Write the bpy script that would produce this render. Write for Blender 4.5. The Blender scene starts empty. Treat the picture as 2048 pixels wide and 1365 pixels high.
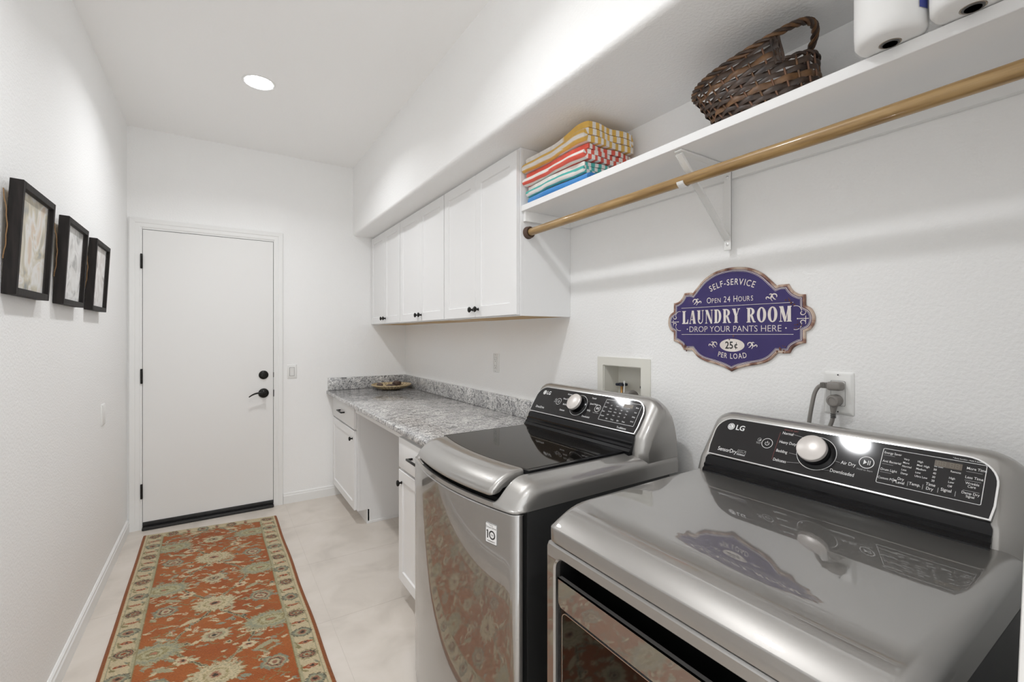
import bpy, bmesh, math, random
import numpy as np
from mathutils import Vector, Matrix

random.seed(7)
S = bpy.context.scene
COL = S.collection
R = math.radians

# ------------------------------------------------------------------ camera
XL, XR, YE, ZC, XS, ZS = -.518, 1.421, 3.981, 2.74, .96, 2.168   # left wall, right wall, end wall, ceiling, soffit face, soffit underside
cam = bpy.data.cameras.new('camera')
cam.sensor_width = 36; cam.lens = 16.0; cam.shift_y = -12.5/2048
cam.clip_start = .02
camo = bpy.data.objects.new('camera', cam); COL.objects.link(camo)
camo.location = (0, 0, 1.33); camo.rotation_euler = (R(90), 0, -math.atan2(587, 910.2))
S.camera = camo

# ------------------------------------------------------------------ world, exposure
w = bpy.data.worlds.new('world'); S.world = w; w.use_nodes = True
w.node_tree.nodes['Background'].inputs[0].default_value = (.97, .985, 1, 1)
w.node_tree.nodes['Background'].inputs[1].default_value = 1.05  # even white fill light, added through the open rear of the room
S.view_settings.view_transform = 'Standard'; S.view_settings.look = 'None'
S.view_settings.exposure = 1.16; S.view_settings.gamma = 1.0
S.view_settings.use_curve_mapping = False
S.cycles.max_bounces = 16; S.cycles.diffuse_bounces = 10           # white room: let the light travel
LAMP_Y = (2.90, 1.17, -.56); LAMP_X = .19; LAMP_E = 14
LAMP_W, LAMP_SPREAD = 3.75, R(143)                              # downlight power and beam of each recessed lamp

# ------------------------------------------------------------------ materials
def mat(name, col=(.8, .8, .8), rough=.5, metal=0, coat=0, coat_rough=.05, coat_ior=1.5, spec=.5, bump=None, emit=None, trans=0, alpha=1, ior=None):
    m = bpy.data.materials.new(name); m.use_nodes = True
    nt = m.node_tree; b = nt.nodes['Principled BSDF']
    b.inputs['Base Color'].default_value = (*col, 1); b.inputs['Roughness'].default_value = rough
    b.inputs['Metallic'].default_value = metal; b.inputs['Coat Weight'].default_value = coat
    b.inputs['Coat Roughness'].default_value = coat_rough; b.inputs['Coat IOR'].default_value = coat_ior; b.inputs['Specular IOR Level'].default_value = spec
    b.inputs['Transmission Weight'].default_value = trans; b.inputs['Alpha'].default_value = alpha
    if ior: b.inputs['IOR'].default_value = ior
    if emit: b.inputs['Emission Color'].default_value = (*emit[0], 1); b.inputs['Emission Strength'].default_value = emit[1]
    if bump:
        sc, st, det = bump
        tc = nt.nodes.new('ShaderNodeNewGeometry')
        n = nt.nodes.new('ShaderNodeTexNoise'); n.inputs['Scale'].default_value = sc; n.inputs['Detail'].default_value = det
        bp = nt.nodes.new('ShaderNodeBump'); bp.inputs['Strength'].default_value = st; bp.inputs['Distance'].default_value = .004
        nt.links.new(tc.outputs['Position'], n.inputs['Vector']); nt.links.new(n.outputs['Fac'], bp.inputs['Height'])
        nt.links.new(bp.outputs['Normal'], b.inputs['Normal'])
    return m
def ramp(nt, stops, interp='LINEAR'):
    r = nt.nodes.new('ShaderNodeValToRGB'); cr = r.color_ramp; cr.interpolation = interp
    while len(cr.elements) < len(stops): cr.elements.new(.5)
    for e, (p, c) in zip(cr.elements, stops): e.position = p; e.color = (*c, 1)
    return r
def noise_mat(name, stops, scale=5, detail=4, rough=.5, stretch=(1, 1, 1), distort=0, coat=0, bump=0, spec=.5, coat_rough=.05):
    m = mat(name, rough=rough, coat=coat, spec=spec, coat_rough=coat_rough); nt = m.node_tree; b = nt.nodes['Principled BSDF']
    g = nt.nodes.new('ShaderNodeNewGeometry'); mp = nt.nodes.new('ShaderNodeMapping'); mp.inputs['Scale'].default_value = stretch
    n = nt.nodes.new('ShaderNodeTexNoise'); n.inputs['Scale'].default_value = scale; n.inputs['Detail'].default_value = detail; n.inputs['Distortion'].default_value = distort
    r = ramp(nt, stops)
    nt.links.new(g.outputs['Position'], mp.inputs['Vector']); nt.links.new(mp.outputs['Vector'], n.inputs['Vector'])
    nt.links.new(n.outputs['Fac'], r.inputs['Fac']); nt.links.new(r.outputs['Color'], b.inputs['Base Color'])
    if bump:
        bp = nt.nodes.new('ShaderNodeBump'); bp.inputs['Strength'].default_value = bump; bp.inputs['Distance'].default_value = .002
        nt.links.new(n.outputs['Fac'], bp.inputs['Height']); nt.links.new(bp.outputs['Normal'], b.inputs['Normal'])
    return m
def attr_mat(name, rough=.9, bump=None, jitter=0):
    m = mat(name, rough=rough, spec=.1, bump=bump); nt = m.node_tree; b = nt.nodes['Principled BSDF']
    a = nt.nodes.new('ShaderNodeVertexColor'); a.layer_name = 'pattern'
    nt.links.new(a.outputs['Color'], b.inputs['Base Color'])
    b.inputs['Sheen Weight'].default_value = .15
    return m

M = {}
M['wall'] = mat('orange_peel_wall_paint', (.885, .885, .880), .65, spec=.25, bump=(112, .38, 2))
M['ceiling'] = mat('ceiling_paint', (.94, .94, .936), .8, spec=.2, bump=(90, .12, 2))
M['trim'] = mat('semi_gloss_trim_paint', (.82, .82, .81), .35, spec=.4)
M['door'] = mat('door_paint', (.80, .795, .785), .38, spec=.4)
M['cab'] = mat('cabinet_lacquer', (.82, .82, .82), .35, spec=.4)
M['seal'] = mat('dark_rubber_seal', (.02, .02, .02), .5)
M['blackmetal'] = mat('oil_rubbed_black_metal', (.018, .017, .016), .35, metal=.6)
M['floor_tile'] = noise_mat('beige_floor_tile', [(.3, (.58, .53, .475)), (.5, (.66, .605, .545)), (.7, (.71, .655, .60))], scale=4.5, detail=8, rough=.32, distort=.6, spec=.4)
M['grout'] = mat('grout', (.60, .55, .495), .8)
M['steel'] = mat('graphite_steel_enamel', (.245, .234, .220), .36, metal=.75, coat=1, coat_rough=.0, coat_ior=2.5)
M['steel_light'] = mat('brushed_silver_plastic', (.34, .327, .31), .36, metal=.70, coat=1, coat_rough=.03, coat_ior=1.8)
M['darksteel'] = mat('dark_grey_painted_steel', (.022, .022, .022), .40, spec=.3)
M['gloss'] = mat('black_gloss_plastic', (.006, .006, .007), .16, spec=.30)
M['fascia'] = mat('black_fascia', (.018, .017, .018), .06, spec=.42)
M['glass_black'] = mat('smoked_glass', (.008, .007, .006), .04, spec=.42)
M['recess'] = mat('black_recess_plastic', (.004, .004, .004), .5, spec=.15)
M['chrome'] = mat('bright_trim', (.75, .75, .75), .18, metal=.9)
M['print'] = mat('white_print', (.80, .80, .80), .5)
M['print_dim'] = mat('grey_print', (.45, .45, .45), .5)
M['print_red'] = mat('dull_red_print', (.22, .04, .035), .5)
M['print_dark'] = mat('dark_print', (.03, .03, .03), .5)
M['display'] = mat('display_window', (.10, .075, .05), .3)
M['display_seg'] = mat('display_segment', (.19, .16, .11), .4)
M['knobface'] = mat('satin_knob_face', (.70, .66, .63), .35, metal=.3)
M['plastic'] = mat('white_plastic', (.80, .80, .785), .35)
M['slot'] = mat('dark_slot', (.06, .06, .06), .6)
M['ivory'] = mat('ivory_plastic', (.74, .73, .67), .45)
M['brass'] = mat('brass', (.45, .25, .09), .35, metal=.9)
M['valve'] = mat('blue_black_valve', (.02, .025, .04), .4)
M['cord'] = mat('grey_cord_rubber', (.23, .215, .20), .5)
M['rod'] = noise_mat('varnished_wood_rod', [(.25, (.19, .105, .035)), (.55, (.36, .225, .085)), (.8, (.44, .29, .125))], scale=9, detail=6, rough=.35, stretch=(9, .7, 9), coat=.3)
M['socket'] = mat('brown_rod_socket', (.09, .05, .035), .45)
M['oak'] = noise_mat('raw_oak', [(.3, (.46, .29, .12)), (.7, (.62, .42, .2))], scale=6, detail=5, rough=.6, stretch=(6, .8, 6))
M['framewood'] = noise_mat('dark_frame_wood', [(.3, (.008, .0065, .006)), (.75, (.024, .019, .017))], scale=14, detail=6, rough=.6, spec=.25, stretch=(6, 6, .7), bump=.2)
M['paper'] = mat('paper_towel', (.86, .86, .85), .8)
M['core_grey'] = mat('grey_film', (.70, .70, .70), .35)
M['twine'] = mat('jute_twine', (.24, .14, .065), .9)
M['backing'] = mat('brown_paper_backing', (.34, .25, .14), .9)
M['lamp_glow'] = mat('lamp_lens', (1, 1, 1), .5, emit=((.965, .982, 1), LAMP_E))
M['wick1'] = noise_mat('dark_willow', [(.3, (.020, .012, .009)), (.7, (.075, .045, .03))], scale=40, detail=4, rough=.45)
M['wick2'] = noise_mat('brown_willow', [(.3, (.07, .032, .014)), (.7, (.20, .10, .04))], scale=40, detail=4, rough=.45)
M['stake'] = mat('red_brown_willow', (.16, .075, .04), .5)
M['towel'] = attr_mat('terry_towel', bump=(420, .5, 2))
M['rug'] = attr_mat('wool_pile', bump=(260, .8, 2))
M['rugside'] = mat('rust_rug_binding', (.25, .080, .02), .95, spec=.1)
M['purple'] = noise_mat('purple_enamel', [(.0, (.040, .030, .118)), (.62, (.054, .040, .150)), (.8, (.075, .052, .145))], scale=12, detail=5, rough=.55, spec=.3)
M['cream'] = noise_mat('cream_enamel', [(.3, (.70, .63, .58)), (.6, (.80, .75, .71))], scale=25, detail=4, rough=.6)
M['rustedge'] = noise_mat('rusted_tin_edge', [(.34, (.12, .055, .04)), (.46, (.28, .15, .11)), (.54, (.52, .40, .32)), (.75, (.66, .56, .47))], scale=22, detail=6, rough=.65)
M['rust'] = noise_mat('rust_patch', [(.3, (.08, .03, .02)), (.7, (.20, .08, .05))], scale=60, detail=4, rough=.8)
M['straw'] = noise_mat('woven_straw', [(.30, (.30, .21, .11)), (.45, (.50, .39, .23)), (.75, (.66, .55, .37))], scale=60, detail=3, rough=.8)
M['straw_dark'] = mat('dark_straw', (.05, .028, .018), .8)
M['pod'] = noise_mat('dried_pod', [(.3, (.03, .02, .016)), (.7, (.14, .09, .075))], scale=60, detail=4, rough=.6)
M['pane'] = mat('picture_glass', (.0, .0, .0), .0, alpha=.06)
M['wrap'] = mat('clear_plastic_wrap', (.95, .95, .96), .12, trans=.0, alpha=.16)
M['print_blue'] = mat('blue_wrap_print', (.05, .07, .30), .4)

def art_mat(name, cols, seed):
    m = mat(name, rough=.7); nt = m.node_tree; b = nt.nodes['Principled BSDF']
    g = nt.nodes.new('ShaderNodeNewGeometry'); mp = nt.nodes.new('ShaderNodeMapping'); mp.inputs['Location'].default_value = (seed, seed*2, seed*3)
    n = nt.nodes.new('ShaderNodeTexNoise'); n.inputs['Scale'].default_value = 9; n.inputs['Detail'].default_value = 3; n.inputs['Distortion'].default_value = 1.2
    r = ramp(nt, cols)
    nt.links.new(g.outputs['Position'], mp.inputs['Vector']); nt.links.new(mp.outputs['Vector'], n.inputs['Vector']); nt.links.new(n.outputs['Fac'], r.inputs['Fac']); nt.links.new(r.outputs['Color'], b.inputs['Base Color'])
    return m
def granite():
    m = mat('speckled_granite', rough=.12, spec=.5); nt = m.node_tree; b = nt.nodes['Principled BSDF']
    g = nt.nodes.new('ShaderNodeNewGeometry')
    def tex(sc, det, stops, dist=.4):
        n = nt.nodes.new('ShaderNodeTexNoise'); n.inputs['Scale'].default_value = sc; n.inputs['Detail'].default_value = det; n.inputs['Distortion'].default_value = dist
        r = ramp(nt, stops); nt.links.new(g.outputs['Position'], n.inputs['Vector']); nt.links.new(n.outputs['Fac'], r.inputs['Fac']); return r
    a = tex(135, 6, [(.30, (.06, .062, .066)), (.40, (.30, .30, .30)), (.49, (.60, .59, .58)), (.60, (.82, .81, .79))], .8)
    c = tex(30, 5, [(.34, (.36, .37, .39)), (.44, (.74, .74, .74)), (.52, (1, 1, 1))], 1.2)
    d = tex(8, 3, [(.40, (.72, .72, .73)), (.60, (1, 1, 1))])
    for t in (c, d):
        mx = nt.nodes.new('ShaderNodeMix'); mx.data_type = 'RGBA'; mx.blend_type = 'MULTIPLY'; mx.inputs[0].default_value = .9
        nt.links.new(a.outputs[0] if a.bl_idname != 'ShaderNodeMix' else a.outputs[2], mx.inputs[6]); nt.links.new(t.outputs[0], mx.inputs[7]); a = mx
    nt.links.new(a.outputs[2], b.inputs['Base Color'])
    return m
M['granite'] = granite()

# ------------------------------------------------------------------ mesh helpers (all vertices in world metres)
WL = {}
def link(o, parent, L):
    COL.objects.link(o); o.location = L
    WL[o] = Vector(L)
    if parent is not None:
        o.parent = parent; o.location = Vector(L) - WL[parent]
def thing(name, label, cat, loc, group=None):
    o = bpy.data.objects.new(name, None); o.empty_display_size = .05
    link(o, None, loc); o['label'] = label; o['category'] = cat
    if group: o['group'] = group
    return o
def tag(o, label, cat, group=None):
    o['label'] = label; o['category'] = cat
    if group: o['group'] = group
    return o
def struct(o): o['kind'] = 'structure'; return o
def mk(name, V, F, m, parent=None, smooth=None, origin=None):
    V = [Vector(v) for v in V]
    if origin is None:
        xs = [v.x for v in V]; ys = [v.y for v in V]; zs = [v.z for v in V]
        origin = Vector(((min(xs)+max(xs))/2, (min(ys)+max(ys))/2, min(zs)))
    me = bpy.data.meshes.new(name); me.from_pydata([v-Vector(origin) for v in V], [], F)
    me.materials.append(M[m] if isinstance(m, str) else m)
    if smooth is not None:
        me.polygons.foreach_set('use_smooth', [True]*len(me.polygons)); me.set_sharp_from_angle(angle=R(smooth))
    me.update()
    o = bpy.data.objects.new(name, me); link(o, parent, origin)
    return o
class B:
    """collects pieces of one part"""
    def __init__(s): s.V = []; s.F = []
    def add(s, V, F):
        n = len(s.V); s.V += [Vector(v) for v in V]; s.F += [tuple(i+n for i in f) for f in F]; return s
    def box(s, x0, x1, y0, y1, z0, z1, bev=0, seg=2):
        V, F = box_vf(x0, x1, y0, y1, z0, z1, bev, seg); return s.add(V, F)
    def xf(s, mtx): s.V = [mtx @ v for v in s.V]; return s
    def mk(s, name, m, parent=None, smooth=None): return mk(name, s.V, s.F, m, parent, smooth)
def fix(V, F):
    """recalculated outward normals"""
    bm = bmesh.new(); vs = [bm.verts.new(v) for v in V]
    for f in F:
        try: bm.faces.new([vs[i] for i in f])
        except ValueError: pass
    bmesh.ops.recalc_face_normals(bm, faces=bm.faces)
    bm.verts.index_update()
    V = [v.co.copy() for v in bm.verts]; F = [[v.index for v in f.verts] for f in bm.faces]; bm.free()
    return V, F
def box_vf(x0, x1, y0, y1, z0, z1, bev=0, seg=2):
    bm = bmesh.new(); bmesh.ops.create_cube(bm, size=1)
    for v in bm.verts: v.co = Vector(((x0+x1)/2+v.co.x*(x1-x0), (y0+y1)/2+v.co.y*(y1-y0), (z0+z1)/2+v.co.z*(z1-z0)))
    if bev: bmesh.ops.bevel(bm, geom=list(bm.edges), offset=bev, segments=seg, profile=.5, affect='EDGES')
    bm.verts.index_update()
    V = [v.co.copy() for v in bm.verts]; F = [[v.index for v in f.verts] for f in bm.faces]; bm.free()
    return V, F
def box(name, x0, x1, y0, y1, z0, z1, m, parent=None, bev=0, seg=2):
    V, F = box_vf(x0, x1, y0, y1, z0, z1, bev, seg)
    return mk(name, V, F, m, parent, 35 if bev else None)
def grid_vf(rows, cu=False, cv=False, cap0=False, cap1=False):
    n = len(rows); k = len(rows[0]); V = [p for r in rows for p in r]; F = []
    for i in range(n if cv else n-1):
        for j in range(k if cu else k-1):
            a, b = i*k+j, i*k+(j+1) % k; c, d = ((i+1) % n)*k+(j+1) % k, ((i+1) % n)*k+j
            F.append((a, b, c, d))
    if cap0: F.append(tuple(range(k-1, -1, -1)))
    if cap1: F.append(tuple((n-1)*k+j for j in range(k)))
    return V, F
def tube_vf(path, rad, n=10, caps=True, flat=None):
    path = [Vector(p) for p in path]; rows = []; up = None
    for i, p in enumerate(path):
        t = (path[min(i+1, len(path)-1)]-path[max(i-1, 0)]).normalized()
        if up is None: up = t.orthogonal().normalized()
        up = (up - t*up.dot(t)).normalized(); sd = t.cross(up)
        r = rad[i] if isinstance(rad, (list, tuple)) else rad
        rows.append([p+(up*math.cos(a)+sd*math.sin(a))*r for a in [2*math.pi*j/n for j in range(n)]])
    return grid_vf(rows, cu=True, cap0=caps, cap1=caps)
def tube(name, path, rad, m, parent=None, n=10): V, F = tube_vf(path, rad, n); return mk(name, *fix(V, F), m, parent, 50)
def frame(n):
    n = Vector(n).normalized(); u = Vector((0, 0, 1)).cross(n)
    u = u.normalized() if u.length > 1e-4 else Vector((1, 0, 0)); return u, n.cross(u), n
def lathe_vf(O, axis, prof, n=32):
    u, v, a = frame(axis); O = Vector(O)
    rows = [[O+a*hh+(u*math.cos(t)+v*math.sin(t))*max(r, 1e-5) for t in [2*math.pi*j/n for j in range(n)]] for r, hh in prof]
    return grid_vf(rows, cu=True, cap0=True, cap1=True)
def lathe(name, O, axis, prof, m, parent=None, n=32): V, F = lathe_vf(O, axis, prof, n); return mk(name, *fix(V, F), m, parent, 40)
def plate_vf(pts, O, U, Vv, th, base=0):
    """2D outline extruded from base to base+th along U x V"""
    O, U, Vv = Vector(O), Vector(U), Vector(Vv); N = U.cross(Vv); k = len(pts)
    a = [O+U*x+Vv*y+N*(base+th) for x, y in pts]; b = [O+U*x+Vv*y+N*base for x, y in pts]
    F = [tuple(range(k)), tuple(range(2*k-1, k-1, -1))]+[(i, k+i, k+(i+1) % k, (i+1) % k) for i in range(k)]
    return a+b, F
def rrect(x0, x1, y0, y1, r, n=6, corners=(1, 1, 1, 1)):
    """rounded rectangle, counter-clockwise from lower left; corners ll lr ur ul"""
    P = []
    for (cx, cy, a0, on) in ((x0+r, y0+r, 180, corners[0]), (x1-r, y0+r, 270, corners[1]), (x1-r, y1-r, 0, corners[2]), (x0+r, y1-r, 90, corners[3])):
        for i in range(n+1):
            a = R(a0+90*i/n)
            if on: P.append((cx+r*math.cos(a), cy+r*math.sin(a)))
            else:
                s = (1 if a0 in (270, 0) else -1, 1 if a0 in (0, 90) else -1); P.append((cx+s[0]*r*(1-1e-4*abs(i-n/2)), cy+s[1]*r))
    return P
def ring_vf(outer, inner, O, U, Vv, th, base=0):
    O, U, Vv = Vector(O), Vector(U), Vector(Vv); N = U.cross(Vv); k = len(outer); T = lambda p, d: O+U*p[0]+Vv*p[1]+N*d
    V = [T(p, base+th) for p in outer]+[T(p, base+th) for p in inner]+[T(p, base) for p in inner]+[T(p, base) for p in outer]; F = []
    for i in range(k):
        j = (i+1) % k
        for q in range(4): F.append((q*k+i, q*k+j, ((q+1) % 4)*k+j, ((q+1) % 4)*k+i))
    return V, F
def ring(name, outer, inner, O, U, Vv, th, m, parent=None, base=0, smooth=30): return mk(name, *fix(*ring_vf(outer, inner, O, U, Vv, th, base)), m, parent, smooth)
def plate(name, pts, O, U, Vv, th, m, parent=None, base=0, smooth=30): return mk(name, *fix(*plate_vf(pts, O, U, Vv, th, base)), m, parent, smooth)

TEXTC = {}
def text_vf(s, size, bold=0.0):
    key = (s, bold)
    if key not in TEXTC:
        c = bpy.data.curves.new('t', 'FONT'); c.body = s; c.size = 1; c.resolution_u = 3; c.offset = bold
        o = bpy.data.objects.new('t', c); COL.objects.link(o)
        bpy.context.view_layer.update()
        me = o.evaluated_get(bpy.context.evaluated_depsgraph_get()).to_mesh()
        TEXTC[key] = ([(v.co.x, v.co.y) for v in me.vertices], [tuple(p.vertices) for p in me.polygons])
        bpy.data.objects.remove(o); bpy.data.curves.remove(c)
    V, F = TEXTC[key]
    return [(x*size, y*size) for x, y in V], F
class Flat:
    """flat print on a plane"""
    def __init__(s, O, U, Vv, lift=.0005): s.O, s.U, s.Vv = Vector(O), Vector(U), Vector(Vv); s.N = s.U.cross(s.Vv); s.V = []; s.F = []; s.lift = lift; s.k = 0
    def poly(s, V2, F):
        s.k += 1; n = len(s.V); lf = s.N.normalized()*(s.lift+1.5e-5*(s.k % 9)); s.V += [s.O+s.U*x+s.Vv*y+lf for x, y in V2]; s.F += [tuple(i+n for i in f) for f in F]; return s
    def text(s, t, x, y, size, align='L', bold=0., sx=1., width=None):
        V, F = text_vf(t, size, bold)
        if not V: return s
        x0 = min(v[0] for v in V); x1 = max(v[0] for v in V); 
        if width: sx = width/(x1-x0)
        off = {'L': -x0, 'C': -(x0+x1)/2, 'R': -x1}[align]
        return s.poly([(x+(a+off)*sx, y+b) for a, b in V], F)
    def rect(s, x0, x1, y0, y1): return s.poly([(x0, y0), (x1, y0), (x1, y1), (x0, y1)], [(0, 1, 2, 3)])
    def line(s, pts, wd):
        for (a, b), (c, d) in zip(pts, pts[1:]):
            dx, dy = c-a, d-b; L = math.hypot(dx, dy) or 1; nx, ny = -dy/L*wd/2, dx/L*wd/2
            s.poly([(a-nx, b-ny), (c-nx, d-ny), (c+nx, d+ny), (a+nx, b+ny)], [(0, 1, 2, 3)])
        return s
    def stroke(s, pts, wds):
        k = len(pts); V = []
        for i, (x, y) in enumerate(pts):
            a = pts[max(i-1, 0)]; b = pts[min(i+1, k-1)]; dx, dy = b[0]-a[0], b[1]-a[1]; L = math.hypot(dx, dy) or 1; wd = wds[i]/2
            V += [(x-dy/L*wd, y+dx/L*wd), (x+dy/L*wd, y-dx/L*wd)]
        return s.poly(V, [(2*i, 2*i+1, 2*i+3, 2*i+2) for i in range(k-1)])
    def ringline(s, outer, inner):
        k = len(outer); return s.poly(list(outer)+list(inner), [(i, (i+1) % k, k+(i+1) % k, k+i) for i in range(k)])
    def circle(s, x, y, r, wd=None, n=28, sx=1):
        o = [(x+sx*r*math.cos(2*math.pi*i/n), y+r*math.sin(2*math.pi*i/n)) for i in range(n)]
        if wd is None: return s.poly(o, [tuple(range(n))])
        q = r-wd; return s.ringline(o, [(x+sx*q*math.cos(2*math.pi*i/n), y+q*math.sin(2*math.pi*i/n)) for i in range(n)])
    def arc_text(s, t, cx, cy, r, a_mid, size, bold=0, gap=1.12, up=True, sx=1.):
        ws = []
        for ch in t:
            if ch == ' ': ws.append((size*.34, None)); continue
            V, F = text_vf(ch, size, bold); x0 = min(v[0] for v in V); x1 = max(v[0] for v in V); ws.append(((x1-x0)*sx+size*.13, (V, F, (x0+x1)/2)))
        tot = sum(a for a, _ in ws); pos = -tot/2
        for (wd, g), ch in zip(ws, t):
            if ch == 'V': pos -= size*.10
            if g:
                V, F, xc = g; sgn = 1 if up else -1
                th = a_mid - sgn*(pos+wd/2)/r
                rx, ry = (math.sin(th), -math.cos(th)) if up else (-math.sin(th), math.cos(th))
                ux, uy = (math.cos(th), math.sin(th)) if up else (-math.cos(th), -math.sin(th))
                bx, by = cx+r*math.cos(th), cy+r*math.sin(th)
                s.poly([(bx+rx*(a-xc)*sx+ux*b, by+ry*(a-xc)*sx+uy*b) for a, b in V], F)
            pos += wd
        return s
    def mk(s, name, m, parent): return mk(name, s.V, s.F, m, parent)
def spiral(cx, cy, r0, r1, a0, a1, n=18):
    return [(cx+(r0+(r1-r0)*i/n)*math.cos(R(a0+(a1-a0)*i/n)), cy+(r0+(r1-r0)*i/n)*math.sin(R(a0+(a1-a0)*i/n))) for i in range(n+1)]
UX, UY, UZ = Vector((1, 0, 0)), Vector((0, 1, 0)), Vector((0, 0, 1))
YB = -1.75                                                     # the room goes on behind the camera; end left open for added world fill

# ================================================================== room shell
fl = struct(box('floor', XL-.1, XR+.1, YB, YE+.1, -.06, -.0009, 'grout'))
TS = .61
proto = None
for i in range(-2, 4):
    for j in range(-3, 9):
        x0, y0 = .44+i*TS-.61, .20+j*TS-.4; x1, y1 = x0+TS-.0012, y0+TS-.0012
        x0, x1 = max(x0, XL), min(x1, XR); y0, y1 = max(y0, YB), min(y1, YE)
        if x1-x0 < .01 or y1-y0 < .01: continue
        box('tile', x0, x1, y0, y1, -.0008, 0, 'floor_tile', fl, bev=.0003, seg=1)
struct(box('ceiling', XL-.1, XR+.1, YB, YE+.1, ZC, ZC+.1, 'ceiling'))
struct(box('wall_left', XL-.1, XL, YB, YE, 0, ZC, 'wall'))
struct(box('wall_back', XL-.1, XR+.1, YE, YE+.1, 0, ZC, 'wall'))
# right wall with the opening of the washing machine valve box
HY0, HY1, HZ0, HZ1 = 1.246, 1.459, .985, 1.200
bw = B()
for y0, y1, z0, z1 in ((.0, HY0, 0, ZS), (HY1, YE, 0, ZS), (HY0, HY1, 0, HZ0), (HY0, HY1, HZ1, ZS)):
    bw.box(XR, XR+.12, y0, y1, z0, z1)
struct(bw.mk('wall_right', 'wall'))
struct(box('wall_hall', XR, XR+.1, YB, -.10, 0, ZC, 'wall'))
# soffit over the cabinets, bullnose lower edge
prof = [(XS, ZC)]+[(XS+.022-.022*math.cos(R(a)), ZS+.022-.022*math.sin(R(a))) for a in range(0, 91, 15)]+[(XR+.1, ZS), (XR+.1, ZC)]
k = len(prof)
V = [(x, y, z) for y in (.0, YE) for x, z in prof]
struct(mk('wall_soffit', *fix(V, [(i, (i+1) % k, k+(i+1) % k, k+i) for i in range(k)]+[tuple(range(k)), tuple(range(k, 2*k))]), 'wall', smooth=40))
# return wall and casing at the right hand edge of the view
struct(box('wall_return', .72, XR, -.10, .0, 0, ZC, 'wall'))
bw = B().box(.655, .735, -.02, .1045, 0, 2.6, .004)
bw.V = [Vector((v.x, v.y-.031*(v.z-1.05), v.z)) for v in bw.V]
struct(bw.mk('trim_1', 'trim', smooth=35))
# baseboards, with a small cap bead
def baseboard(name, pts, m='trim', hgt=.083):
    """pts: list of plan points; profile goes inwards along n"""
    (x0, y0), (x1, y1), (nx, ny) = pts
    pf = [(0, 0), (.014, 0), (.014, hgt-.022), (.010, hgt-.016), (.010, hgt-.006), (.004, hgt), (0, hgt)]; k = len(pf)
    V = [(x+nx*d, y+ny*d, z) for x, y in ((x0, y0), (x1, y1)) for d, z in pf]
    return struct(mk(name, *fix(V, [(i, (i+1) % k, k+(i+1) % k, k+i) for i in range(k)]+[tuple(range(k)), tuple(range(k, 2*k))]), m))
baseboard('baseboard_left', ((XL, YB), (XL, YE), (1, 0)))
baseboard('baseboard_back', ((.427, YE), (.87, YE), (0, -1)))
baseboard('baseboard_right', ((XR, 2.24), (XR, 3.25), (-1, 0)))

# ================================================================== door with casing in the end wall
def casing(name, x0, x1, z0, z1, vert, parent, mir=1):
    """stepped casing strip on the end wall"""
    prof = [(0, 0), (0, .010), (.008, .013), (.030, .013), (.034, .016), (.058, .018), (.064, .015), (.066, 0)]; k = len(prof)
    V = []
    if vert:
        for z, ext in ((z0, 0), (z1, 1)):
            for a, d in prof: V.append(((x1-a if mir > 0 else x0+a), YE-d, z + (a if ext else 0)))
    else:
        for xx, sg in ((x0, -1), (x1, 1)):
            for a, d in prof: V.append((xx+sg*a, YE-d, z0+a))
    return mk(name, *fix(V, [(i, (i+1) % k, k+(i+1) % k, k+i) for i in range(k)]+[tuple(range(k)), tuple(range(k, 2*k))]), 'trim', parent)
DX0, DX1, DZ1 = -.434, .357, 2.050
tr = struct(box('trim_2', DX0-.002, DX1+.002, YE-.008, YE-.001, DZ1+.003, DZ1+.013, 'trim'))       # door frame: head stop, jambs, casings
casing('casing', DX0-.076, DX0-.010, 0, DZ1+.012, True, tr, 1)
casing('casing', DX1+.004, DX1+.070, 0, DZ1+.012, True, tr, -1)
casing('casing', DX0-.010, DX1+.004, DZ1+.012, DZ1+.078, False, tr)
box('jamb', DX0-.012, DX0-.003, YE-.012, YE-.001, 0, DZ1+.014, 'trim', tr)
box('jamb', DX1+.003, DX1+.008, YE-.012, YE-.001, 0, DZ1+.014, 'trim', tr)
box('gap_shadow', DX0-.0015, DX1+.0025, YE-.003, YE-.0005, .02, DZ1+.0014, 'slot', tr)  # dark strip painted in as the shade of the gap round the door
dr = struct(box('door_1', DX0, DX1, YE-.009, YE-.003, .042, DZ1-.001, 'door', bev=.001, seg=1))
box('door_sweep', DX0, DX1, YE-.016, YE-.004, .022, .050, 'seal', dr, bev=.003)
box('threshold', DX0-.002, DX1+.002, YE-.045, YE-.003, 0, .020, 'seal', dr, bev=.005)
for z0 in (1.781, .996, .211):
    hg = lathe('hinge', (DX0-.006, YE-.017, z0), UZ, [(.0, 0), (.005, .001), (.0065, .003), (.0065, .034), (.0060, .0345), (.0060, .0355), (.0065, .036), (.0065, .067), (.0060, .0675), (.0060, .0685), (.0065, .069), (.0065, .099), (.005, .101), (0, .102)], 'blackmetal', dr, 16)
    box('hinge_leaf', DX0-.003, DX0+.0005, YE-.015, YE-.003, z0+.002, z0+.100, 'blackmetal', hg)
dbolt = lathe('deadbolt', (.291, YE-.009, 1.022), -UY, [(.033, 0), (.033, .006), (.030, .010), (.018, .014), (0, .015)], 'blackmetal', dr, 36)
bt = B().box(-.005, .005, -.014, .0, -.016, .016, .002); bt.xf(Matrix.Translation((.291, YE-.022, 1.022))); bt.mk('thumb_turn', 'blackmetal', dbolt, 35)
lv = lathe('lever_handle', (.291, YE-.009, .882), -UY, [(.036, 0), (.036, .005), (.033, .009), (.024, .011), (.022, .014), (.012, .018), (.011, .050), (.013, .052), (.013, .062), (.009, .066), (0, .067)], 'blackmetal', dr, 36)
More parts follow.
